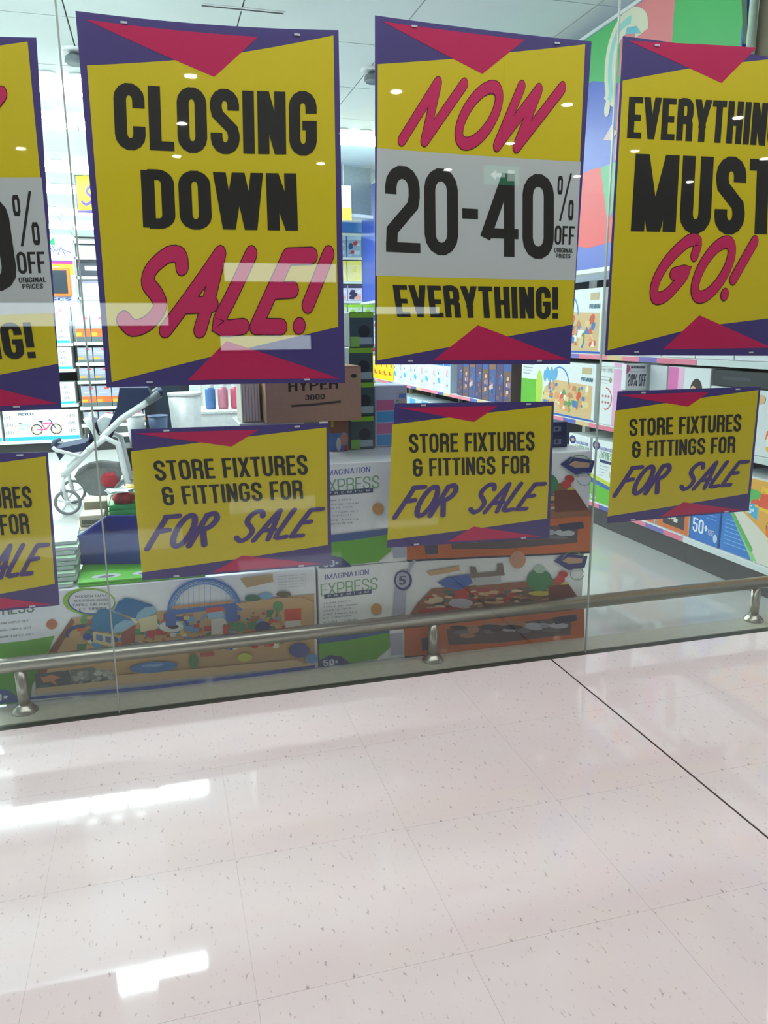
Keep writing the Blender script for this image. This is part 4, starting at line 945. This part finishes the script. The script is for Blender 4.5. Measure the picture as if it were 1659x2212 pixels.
# --- counter and bins in the middle distance
cn = empty('white_counter', (.30, 4.2, 0), 0, 'white counter block beyond the CLOSING DOWN poster gap', 'counter')
WB = mat('glossy_white', (236, 240, 240), .3)
MB().box(0, .55, 0, .5, 0, .66, .004).build('counter_body', WB, cn); MB().box(-.015, .565, -.015, .515, .66, .685, .004).build('counter_top', WB, cn); MB().box(.0, .55, -.004, 0, .32, .326).build('panel_gap', DARKM, cn)
for k, (x, c, lb) in enumerate(((.44, (80, 120, 176), 'blue jar standing on the white counter'), (.55, (206, 130, 150), 'pink jar standing on the white counter'), (.66, (214, 90, 120), 'rose pink jar at right on the white counter'))):
    t = empty('jar', (x, 4.4, .6855), 0, lb, 'jar'); MB().lathe([(.04, 0), (.045, .02), (.045, .17), (.03, .19)], n=16).build('jar_body', mat('jar_%d' % k, c, .3), t, True); MB().lathe([(.032, .19), (.032, .215)], n=16).build('lid', WB, t)
dp = empty('dark_display_panel', (-.13, 4.6, 0), 0, 'dark navy display panel behind the pram', 'display panel')
MB().box(0, .40, 0, .05, 0, 1.05, .003).build('panel', mat('navy_panel', (26, 34, 46), .5), dp); MB().box(.10, .32, -.004, 0, .5, .9).build('inset', mat('navy_inset', (34, 48, 66), .5), dp); MB().box(-.02, .42, -.1, .15, 0, .02).build('foot_plate', DARKM, dp)
md = empty('dark_divider', (.89, 4.3, 0), 0, 'slim dark divider at right end of the white counter', 'divider'); MB().box(0, .045, 0, .4, 0, .93).build('board', DARKM, md); MB().box(-.01, .055, -.01, .41, .93, .94).build('cap', UPR, md)
tr_ = empty('display_trestle', (-.34, 3.95, 0), 0, 'low dark display step holding bins behind the pram', 'display step')
MB().box(0, .62, 0, .35, .40, .43).build('step_top', DARKM, tr_); MB().box(0, .62, .30, .33, 0, .40).build('step_back', DARKM, tr_)
for x in (.02, .57): MB().box(x, x+.03, .0, .3, 0, .40).build('side', DARKM, tr_)
for k, (x, c, R1, hh, lb) in enumerate(((-.20, (216, 220, 220), .075, .25, 'white tapered bin on the dark step behind the pram'), (-.02, (84, 104, 140), .08, .24, 'slate blue tapered bin right of the white one'), (.14, (130, 170, 60), .055, .12, 'small lime green tub right of the slate blue bin'))):
    t = empty('tapered_bin', (x, 4.1, .4305), 0, lb, 'bin'); mm = mat('bin_c%d' % k, c, .4)
    MB().lathe([(R1*.75, 0), (R1, hh), (R1*.92, hh), (R1*.7, .01)], n=20).build('bin_body', mm, t, True); MB().tube([(R1*math.cos(q_), R1*math.sin(q_), hh) for q_ in [2*math.pi*i/20 for i in range(20)]], .006, 6, True).build('rim', mm, t, True)
for k, (x, lb) in enumerate(((.20, 'tall white tapered tub left of the white counter'),)):
    t = empty('tapered_bin', (x, 3.78, 0), 0, lb, 'bin'); MB().lathe([(.085, 0), (.13, .86), (.12, .86), (.08, .02)], n=24).build('bin_body', WB, t, True); MB().lathe([(.135, .862), (.135, .88)], n=24).build('lid', WB, t)

# ================================================================== THE PRAM
pr = empty('baby_stroller', (-.36, 3.5, 0), 0, 'baby stroller with white frame, navy canopy and grey basket', 'stroller')
FRM = mat('stroller_frame_white', (226, 230, 230), .25, noise=.02); NV = mat('navy_fabric', (26, 40, 74), .8, noise=.1); GF = mat('grey_basket_fabric', (120, 124, 122), .85, noise=.12); RUB = mat('tyre_rubber', (120, 124, 126), .6)
def SP(px, py, y=0.): # side-profile pixel on the stroller's plane -> local
    p = at(px, py, 3.5+y); return (p.x+.36, y, p.z)
for y in (-.02, .42):
    MB().tube([SP(135, 1030), SP(200, 965), SP(262, 905), SP(322, 866)] if y < 0 else [(q_[0], y, q_[2]) for q_ in (SP(135, 1030), SP(200, 965), SP(262, 905), SP(322, 866))], .024, 10).build('frame_tube', FRM, pr, True)
    pts = [SP(190, 972), SP(228, 945), SP(255, 958), SP(268, 1010), SP(281, 1060)]
    MB().tube([(q_[0], y, q_[2]) for q_ in pts], .024, 10).build('frame_tube', FRM, pr, True)
    pts = [SP(281, 1060), SP(262, 1062), SP(240, 1078)]
    MB().tube([(q_[0], y, q_[2]) for q_ in pts], .018, 10).build('frame_tube', FRM, pr, True)
    pts = [SP(212, 950), SP(200, 925), SP(186, 902)]
    MB().tube([(q_[0], y, q_[2]) for q_ in pts], [.018, .02, .026], 10).build('arm_rest', FRM, pr, True)
    # seat frame towards the foot end
    pts = [SP(215, 955), SP(175, 985), SP(122, 972), SP(114, 965)]
    MB().tube([(q_[0], y, q_[2]) for q_ in pts], .014, 8).build('seat_rail', FRM, pr, True)
pts = [SP(322, 866), SP(345, 852), SP(352, 846)]
m = MB().tube([(SP(345, 850)[0], -.02, SP(345, 850)[2]), (SP(345, 850)[0], .42, SP(345, 850)[2])], .022, 10)
m.build('push_bar', NV, pr, True)
for y in (-.02, .42): MB().tube([(q_[0], y, q_[2]) for q_ in (SP(318, 868), SP(345, 850))], .030, 10).build('bar_sleeve', mat('grey_sleeve', (96, 104, 110), .5), pr, True)
MB().tube([(q_[0], y, q_[2]) for q_, y in ((SP(114, 965), -.02), (SP(110, 962), .2), (SP(114, 965), .42))], .016, 8).build('bumper_bar', NV, pr, True)
def extr(pxs, ya, yb, m_, nm, par=pr):
    mm = MB(); A_ = [mm.bm.verts.new((SP(*p)[0], ya, SP(*p)[2])) for p in pxs]; B_ = [mm.bm.verts.new((SP(*p)[0], yb, SP(*p)[2])) for p in pxs]; n = len(pxs)
    mm.bm.faces.new(A_); mm.bm.faces.new(B_[::-1])
    for i in range(n): mm.bm.faces.new([A_[i], A_[(i+1) % n], B_[(i+1) % n], B_[i]])
    return mm.build(nm, m_, par)
extr([(258, 838), (318, 838), (330, 858), (300, 880), (258, 915), (236, 940), (232, 925), (252, 880)], .0, .40, NV, 'canopy')
extr([(196, 912), (206, 914), (208, 950), (250, 925), (242, 945), (208, 968), (190, 955)], .03, .37, NV, 'seat_shell')
extr([(116, 972), (182, 958), (198, 948), (204, 956), (178, 976), (140, 982), (128, 996)], .03, .37, NV, 'foot_muff')
extr([(222, 902), (244, 906), (240, 914), (246, 918), (238, 926), (242, 932), (226, 944), (212, 930), (208, 912)], .06, .34, mat('white_padding', (214, 222, 222), .7), 'seat_pad')
extr([(184, 1016), (210, 1010), (252, 1014), (262, 1030), (256, 1056), (226, 1074), (192, 1070), (172, 1048), (160, 1030)], .01, .39, GF, 'basket')
MB().blob((SP(236, 1036)[0], -.01, SP(236, 1036)[2]), (.06, .02, .06), .2, 4).build('red_toy', mat('red_cloth', (176, 36, 50), .6), pr)
def wheel(cx, y, cz, R_):
    w_ = MB().tube(tor((cx, y, cz), R_), .012, 8, True).build('tyre', RUB, pr, True)
    MB().tube([(cx, y-.02, cz), (cx, y+.02, cz)], .018, 12).build('hub', FRM, w_, True)
    for k in range(5):
        t_ = 2*math.pi*k/5+.3; MB().tube([(cx, y, cz), (cx+(R_-.01)*math.cos(t_), y, cz+(R_-.01)*math.sin(t_))], .007, 6).build('spoke', FRM, w_)
c0 = SP(147, 1086); R0 = .088
for y in (-.02, .42):
    wheel(c0[0], y, R0+.012, R0)
    MB().tube([(c0[0], y, R0+.012), (c0[0]-.02, y, .20), (SP(135, 1030)[0], y, SP(135, 1030)[2])], .016, 8).build('fork', FRM, pr, True)
    c1 = SP(283, 1066); wheel(c1[0], y, .135, .12)
    MB().tube([(c1[0], y, .135), (SP(281, 1058)[0], y, SP(281, 1058)[2])], .018, 8).build('axle_bracket', FRM, pr, True)

# ================================================================== LEFT BACK: BICYCLE BOXES, SHELVES, KIOSK
YS = 7.0
def zz(py, px=165, Y=YS): return at(px, py, Y).z
bay(1.70, .5, 1.66, (zz(948), zz(872), zz(797), zz(741)), 'white shelving of bicycle boxes at far left', (-2.60, YS, 0), 0, None, .12)
sh2 = [zz(878, 230), zz(822, 230), zz(783, 225), zz(739, 220), zz(915, 240)]
bay(1.25, .45, 1.32, sh2, 'white shelving of orange boxes behind the stroller', (-.892, YS, 0), 0, None, .15, back=WHITE)
def bike(a, cx, cz, s_, c1=(60, 70, 150), c2=(220, 70, 130), ty=(70, 70, 70)):
    for dx, c in ((-1, ty), (1, ty)):
        a.line([(cx+dx*s_+s_*.55*math.cos(math.radians(t)), cz+s_*.55*math.sin(math.radians(t))) for t in range(0, 361, 24)], s_*.12, c)
        a.line([(cx+dx*s_+s_*.42*math.cos(math.radians(t)), cz+s_*.42*math.sin(math.radians(t))) for t in range(0, 361, 24)], s_*.06, (230, 170, 80))
    a.up(); a.line([(cx-s_, cz), (cx-.1*s_, cz-.05*s_), (cx+.6*s_, cz+s_*.7), (cx-.45*s_, cz+s_*.6), (cx-.1*s_, cz-.05*s_)], s_*.12, c2); a.line([(cx+s_, cz), (cx+.6*s_, cz+s_*.7), (cx+.5*s_, cz+s_*1.0), (cx+.3*s_, cz+s_*1.05)], s_*.1, c1); a.line([(cx-.45*s_, cz+s_*.6), (cx-.5*s_, cz+s_*.85)], s_*.1, c1); a.line([(cx-.7*s_, cz+s_*.88), (cx-.3*s_, cz+s_*.88)], s_*.13, (40, 40, 60)); a.up()
def art_bike_front(a, w_, h_):
    a.rect(.003, w_-.003, .003, h_*.13, (60, 180, 216)); a.up(); bike(a, w_*.56, h_*.36, h_*.30); bike(a, w_*.26, h_*.40, h_*.2, (150, 210, 220), (170, 220, 226), (200, 206, 206))
    for k in range(3): bike(a, w_*.91, h_*(.28+.25*k), h_*.075, (90, 100, 110), (120, 150, 170)); bike(a, w_*.07, h_*(.28+.25*k), h_*.075, (110, 120, 140), (140, 160, 190))
    text(a, 'BICYCLE', [(w_*.2, h_*.92), (w_*.42, h_*.92), (w_*.42, h_*.84), (w_*.2, h_*.84)], (60, 60, 90), t=.16)
def art_bike_end(a, w_, h_):
    a.rect(.003, w_-.003, .003, h_*.12, (60, 180, 216)); a.up()
    for k in range(3): bike(a, w_*.64, h_*(.26+.25*k), h_*.09, (80, 90, 100), (110, 140, 160)); a.rect(w_*.05, w_*.25, h_*(.22+.25*k), h_*(.26+.25*k), (110, 120, 170))
BW2 = (238, 244, 246)
p0 = at(30, 945, YS-.02); zb = zz(948)
bb = product('bicycle_box', 'long white bicycle carton with blue base stripe, right end of the lowest shelf', 'box', 'bicycle cartons at far left', .80, .4, .345, BW2, art_bike_front, (-1.72, YS-.0, zb+.001))
copy_tree(bb, (-2.55, YS, zb+.001), None, 'long white bicycle carton cut by the left edge on the lowest shelf')
e0 = None
for k, zt in enumerate((zz(872), zz(797), zz(741))):
    nx = (zz(797), zz(741), 1.66)[k]
    for j in range(6):
        x = -1.19-.268*j; lb = 'white bicycle carton seen end-on, %s shelf, %s from the right' % (['second', 'third', 'top'][k], ['first', 'second', 'third', 'fourth', 'fifth', 'sixth'][j])
        if k < 3:
            hh = min(.30, (nx-zt)-.045)
            if j == 0 or True:
                pass
        if e0 is None: e0 = product('bicycle_box', lb, 'box', 'bicycle cartons stood end-on', .262, .4, .245, BW2, art_bike_end, (x, YS, zt+.001)); 
        else:
            c_ = copy_tree(e0, (x, YS, zt+.001), None, lb)
tb2 = empty('white_tote', (-1.02, YS+.02, zz(741)+.247), 0, 'white carton with red pattern on top of the bicycle cartons', 'box')
bpy.data.objects.remove(tb2)
product('red_print_box', 'white carton with a red ribbon print above the end-on bicycle cartons', 'box', None, .262, .35, .2, BW2, lambda a, w_, h_: [a.line([(w_*.3, h_*.7), (w_*.5, h_*.3), (w_*.8, h_*.75)], .01, (206, 70, 90)), a.line([(w_*.5, h_*.8), (w_*.75, h_*.35)], .008, (206, 90, 110)), a.ell(w_*.72, h_*.6, .02, .025, (226, 120, 140))], (-1.19, YS, zz(741)+.2475))
def art_tin(c_low):
    def f(a, w_, h_):
        a.rect(.002, w_-.002, .002, h_-.002, (168, 172, 188)); a.up(); a.rect(.002, w_-.002, .002, h_*.22, (96, 110, 112)); a.rect(.002, w_-.002, h_*.2, h_*.5, c_low); a.up(); a.rect(.002, w_*.4, h_*.22, h_*.36, (230, 170, 60)); a.ell(w_*.7, h_*.88, w_*.18, h_*.05, (226, 80, 90)); a.rect(w_*.2, w_*.8, h_*.66, h_*.7, (206, 210, 220))
    return f
OR = art_tin((236, 110, 60)); GRt = art_tin((150, 156, 168)); q = random.Random(5)
tiers = sorted(sh2); names5 = ['lowest', 'second', 'third', 'fourth', 'top']; pt = {}
for k, z0 in enumerate(tiers):
    top = tiers[k+1]-.04 if k < 4 else z0+.33
    hh = round(min(.30, top-z0-.02), 3); kind = OR if k in (0, 1, 4) else GRt; first = None
    for j in range(7):
        x = -.86+.168*j
        lb = ('orange-banded grey box on %s shelf behind the stroller, %s from left' if kind is OR else 'plain grey box on %s shelf behind the stroller, %s from left') % (names5[k], ORD[j])
        if first is None: first = product('banded_box', lb, 'box', 'boxes on the %s shelf behind the stroller' % names5[k], .158, .3, hh, (176, 180, 194), kind, (x, YS+.01, z0+.001))
        else: copy_tree(first, (x, YS+.01, z0+.001), None, lb)
# kiosk with a framed screen
ks = empty('screen_display', (-1.235, YS+.04, 1.70), 0, 'display unit with orange framed dark screen above the bicycle cartons', 'kiosk')
zk0, zk1 = at(140, 640, YS).z-1.70, at(140, 577, YS).z-1.70
MB().box(0, .42, 0, .18, 0, .72, .01).build('display_body', mat('kiosk_lilac', (190, 184, 214), .4), ks)
MB().box(.03, .37, -.03, 0, zk0, zk1, .012).build('screen_frame', mat('orange_frame', (240, 120, 50), .35), ks); MB().box(.06, .335, -.034, -.03, zk0+.03, zk1-.035, .001).build('screen', mat('dark_screen', (52, 60, 70), .15), ks)
a = Art(lambda u, v, h: (u, -h-.001, v), .00006); zt = zk1
a.rect(.01, .41, zt+.01, .71, (226, 234, 240)); a.up(); a.rect(.01, .41, zt+.01, zt+.035, (246, 200, 40)); a.rect(.01, .41, zt+.036, zt+.06, (206, 50, 110)); a.rect(.01, .41, zt+.06, zt+.075, (80, 70, 170)); a.rect(.26, .41, zt-.08, zt+.03, (240, 220, 60)); a.up()
for k in range(5): a.line([(.08+.06*k, zt+.13+.06*(k % 3)), (.12+.06*k, zt+.17+.05*(k % 2)), (.16+.06*k, zt+.12+.04*(k % 3))], .012, (90, 96, 150))
a.poly([(.16, .64), (.24, .69), (.24, .60)], (40, 160, 90)); a.rect(.0, .41, zk0-.055, zk0-.005, (196, 206, 240)); a.up(); text(a, 'DISCS', [(.03, zk0-.012), (.36, zk0-.012), (.36, zk0-.047), (.03, zk0-.047)], (50, 70, 170), t=.16)
a.build('printed_graphic', ks)
# upper rack right of the kiosk
rk = empty('stock_rack', (-.86, YS+.5, 0), 0, 'white open rack of dark crates high behind the left shelving', 'rack')
zr = [at(200, y, YS+.5).z for y in (642, 597, 555, 520)]
for z_ in zr: MB().box(0, 1.4, 0, .4, z_-.03, z_).build('shelf', SHELFM, rk)
for x in (0, 1.37): MB().box(x, x+.03, 0, .4, 0, zr[-1]+.05).build('upright', UPR, rk)
for k in range(4):
    for lv in (0, 1, 2):
        t = empty('stock_crate', (-.80+.33*k, YS+.54, zr[lv]+.001), 0, '%s crate on %s shelf of the high stock rack, %s from left' % (['lilac and white', 'dark', 'pale'][lv], ['lowest', 'middle', 'upper'][lv], ['first', 'second', 'third', 'fourth'][k]), 'crate')
        hh = zr[lv+1]-zr[lv]-.05; MB().box(0, .3, 0, .3, 0, hh, .004).build('crate_body', mat('crate_%d' % lv, [(206, 200, 224), (66, 70, 78), (214, 224, 224)][lv], .5), t); MB().box(.06, .24, -.003, 0, hh*.4, hh*.7).build('label_card', mat('crate_label', (230, 234, 236), .5), t)
# hanging banner deep in the shop
Yh = 9.2; A1, A2 = at(157, 338, Yh), at(240, 462, Yh)
hb = empty('hanging_banner', (A1.x, Yh, A2.z), 0, 'yellow banner hung from the ceiling between the two left posters', 'banner')
wb, hb_ = .82, A1.z-A2.z
MB().box(0, wb, 0, .006, 0, hb_).build('sheet', POSTM, hb)
a = Art(lambda u, v, h: (u, -h, v), .0001)
a.poly([(.012, .03), (wb-.012, .08), (wb-.012, hb_*.93), (.012, hb_*.86)], YEL); a.up(); a.poly([(.0, hb_*.97), (wb*.7, hb_*.97), (wb*.5, hb_*.88)], PNK); a.up()
text(a, 'ENTIRE', [(.0, hb_*.80), (wb*.95, hb_*.80), (wb*.95, hb_*.66), (.0, hb_*.66)], INK, t=.17); brush(a, 'SALE', [(.05, hb_*.5), (wb*.95, hb_*.5), (wb*.95, hb_*.15), (.05, hb_*.15)], [(.14, (78, 56, 128))], .4)
a.build('printed_front', hb)
for x in (.1, wb-.1): MB().tube([(x, .003, hb_), (x, .003, CH-A2.z)], .003, 6).build('cord', UPR, hb)
# pale ceiling rail that drops down by the left seam (a slim white column deep in the shop)
cm = empty('shop_column', (-.62, 8.3, 0), 0, 'slim white column beyond the left shelving', 'column'); MB().box(0, .05, 0, .05, 0, CH-.001).build('shaft', WHITE, cm); MB().box(-.03, .08, -.03, .08, 0, .04).build('foot', WHITE, cm)

# ================================================================== MIDDLE BACK: WALL FIXTURES SEEN BETWEEN THE TALL POSTERS
YM = 8.75
def zm(py): return at(772, py, YM).z
lv = [zm(790), zm(745), zm(690), zm(650), zm(608), zm(556)]
bay(1.9, .45, zm(505), lv, 'tall white shelving at back between the two tall posters', (1.35, YM, 0), 0, None, .12)
names6 = ['lowest', 'second', 'third', 'fourth', 'fifth', 'top']
pal6 = [((230, 236, 236), [(90, 190, 200), (200, 60, 90), (240, 220, 120)]), ((200, 220, 220), [(60, 90, 110), (210, 220, 230)]), ((196, 214, 206), [(150, 210, 60), (60, 90, 100)]), ((206, 200, 226), [(230, 170, 150), (60, 60, 90), (226, 226, 240)]), ((242, 234, 170), [(246, 236, 160), (240, 226, 120)]), ((150, 176, 200), [(60, 90, 130), (190, 214, 230), (200, 70, 70)])]
for k in range(6):
    hh = round((lv[k+1] if k < 5 else zm(505)+.02)-lv[k]-.05, 3); first = None
    for j in range(8):
        x = 1.39+.226*j
        lb = 'carton on the %s back shelf between the tall posters, %s from the left' % (names6[k], ORD[j])
        if first is None: first = product('shelf_carton', lb, 'box', 'cartons on the %s back shelf' % names6[k], .215, .3, hh, pal6[k][0], art_rand(60+k, pal6[k][0], 8, pal6[k][1]), (x, YM+.01, lv[k]+.001))
        else: copy_tree(first, (x, YM+.01, lv[k]+.001), None, lb)
hd = empty('header_board', (1.35, YM+.0, zm(503)), 0, 'blue header board above the back shelving', 'header'); MB().box(0, 1.9, 0, .06, 0, .14).build('board', mat('header_blue', (70, 130, 200), .4), hd); MB().box(0, 1.9, -.01, .07, .14, .155).build('trim', WHITE, hd)
sgn = at(735, 475, 7.6); t = empty('hanging_sign', (sgn.x-.45, 7.6, sgn.z), 0, 'white and yellow hanging sign left of the NOW poster', 'sign')
hs = at(735, 400, 7.6).z-sgn.z; MB().box(0, .60, 0, .02, 0, hs, .002).build('board', mat('sign_cream', (226, 222, 196), .4), t); MB().box(0, .60, -.002, 0, 0, hs*.35).build('yellow_panel', mat('sign_yellow', (232, 196, 60), .4), t)
for x in (.08, .5): MB().tube([(x, .01, hs), (x, .01, CH-sgn.z-.001)], .003, 6).build('cord', UPR, t)
gm = empty('ceiling_beam', (1.6, 7.4, CH-.62), .35, 'grey sloping bulkhead with a white lower edge deep in the shop', 'bulkhead')
MB().box(0, 1.35, 0, .12, .04, .62).build('beam_body', mat('bulkhead_grey', (120, 132, 136), .6), gm); MB().box(-.01, 1.36, -.03, .13, 0, .04).build('white_edge', WHITE, gm)

# ================================================================== MALL SIDE (reflected in the glass)
LW = mat('lit_shop_window', (236, 246, 255), emit=3.6)
of = empty('opposite_shopfront', (0, -8.9, 0), 0, 'lit shopfront across the mall behind the camera', 'shopfront')
for x0, x1, z0, z1 in ((-2.6, .2, 1.45, 1.75), (1.0, 2.6, 2.05, 2.3), (.9, 2.2, 1.1, 1.3), (3.2, 4.2, 1.6, 1.7)):
    MB().box(x0, x1, 0, .02, z0, z1).build('lit_panel', LW, of); MB().box(x0-.04, x1+.04, -.05, -.001, z0-.04, z1+.04).build('panel_frame', DARKM, of)
ex = empty('exit_sign', (2.64, -3.5, 2.50), 0, 'green emergency exit sign with a white arrow behind the camera', 'sign')
MB().box(0, .30, -.02, .0, 0, .14).build('sign_case', mat('exit_green', (70, 200, 150), emit=.9), ex)
a = Art(lambda u, v, h: (u, h, v), .0002); a.poly([(.05, .07), (.10, .11), (.10, .085), (.18, .085), (.18, .055), (.10, .055), (.10, .03)], (250, 255, 250)); a.rect(.2, .26, .03, .11, (240, 255, 250)); a.build('printed_arrow', ex, mat('exit_white', (235, 255, 245), emit=2.5))
MB().tube([(.15, -.01, .14), (.15, -.01, .95)], .006, 8).build('rod', DARKM, ex)
ml = None; q = random.Random(12); MD = mat('mall_lamp_lens', (255, 250, 240), emit=45.)
for x in (-5, -3.2, -1.4, .4, 2.2, 4.0, 5.8, 7.6):
    for y in (-4.6, -6.2, -7.8):
        if ml is None:
            ml = empty('mall_downlight', (x, y, 3.45), 0, 'small recessed downlight in the mall ceiling behind the camera', 'ceiling light', 'mall ceiling downlights')
            MB().lathe([(.075, -.001), (.075, -.008), (.06, -.01)], n=18).build('trim_ring', HOUSE, ml); MB().lathe([(.05, -.009), (.05, -.014), (.03, -.018)], n=18).build('lens', MD, ml)
        else: copy_tree(ml, (x+.2*(q.random()-.5), y, 3.45))
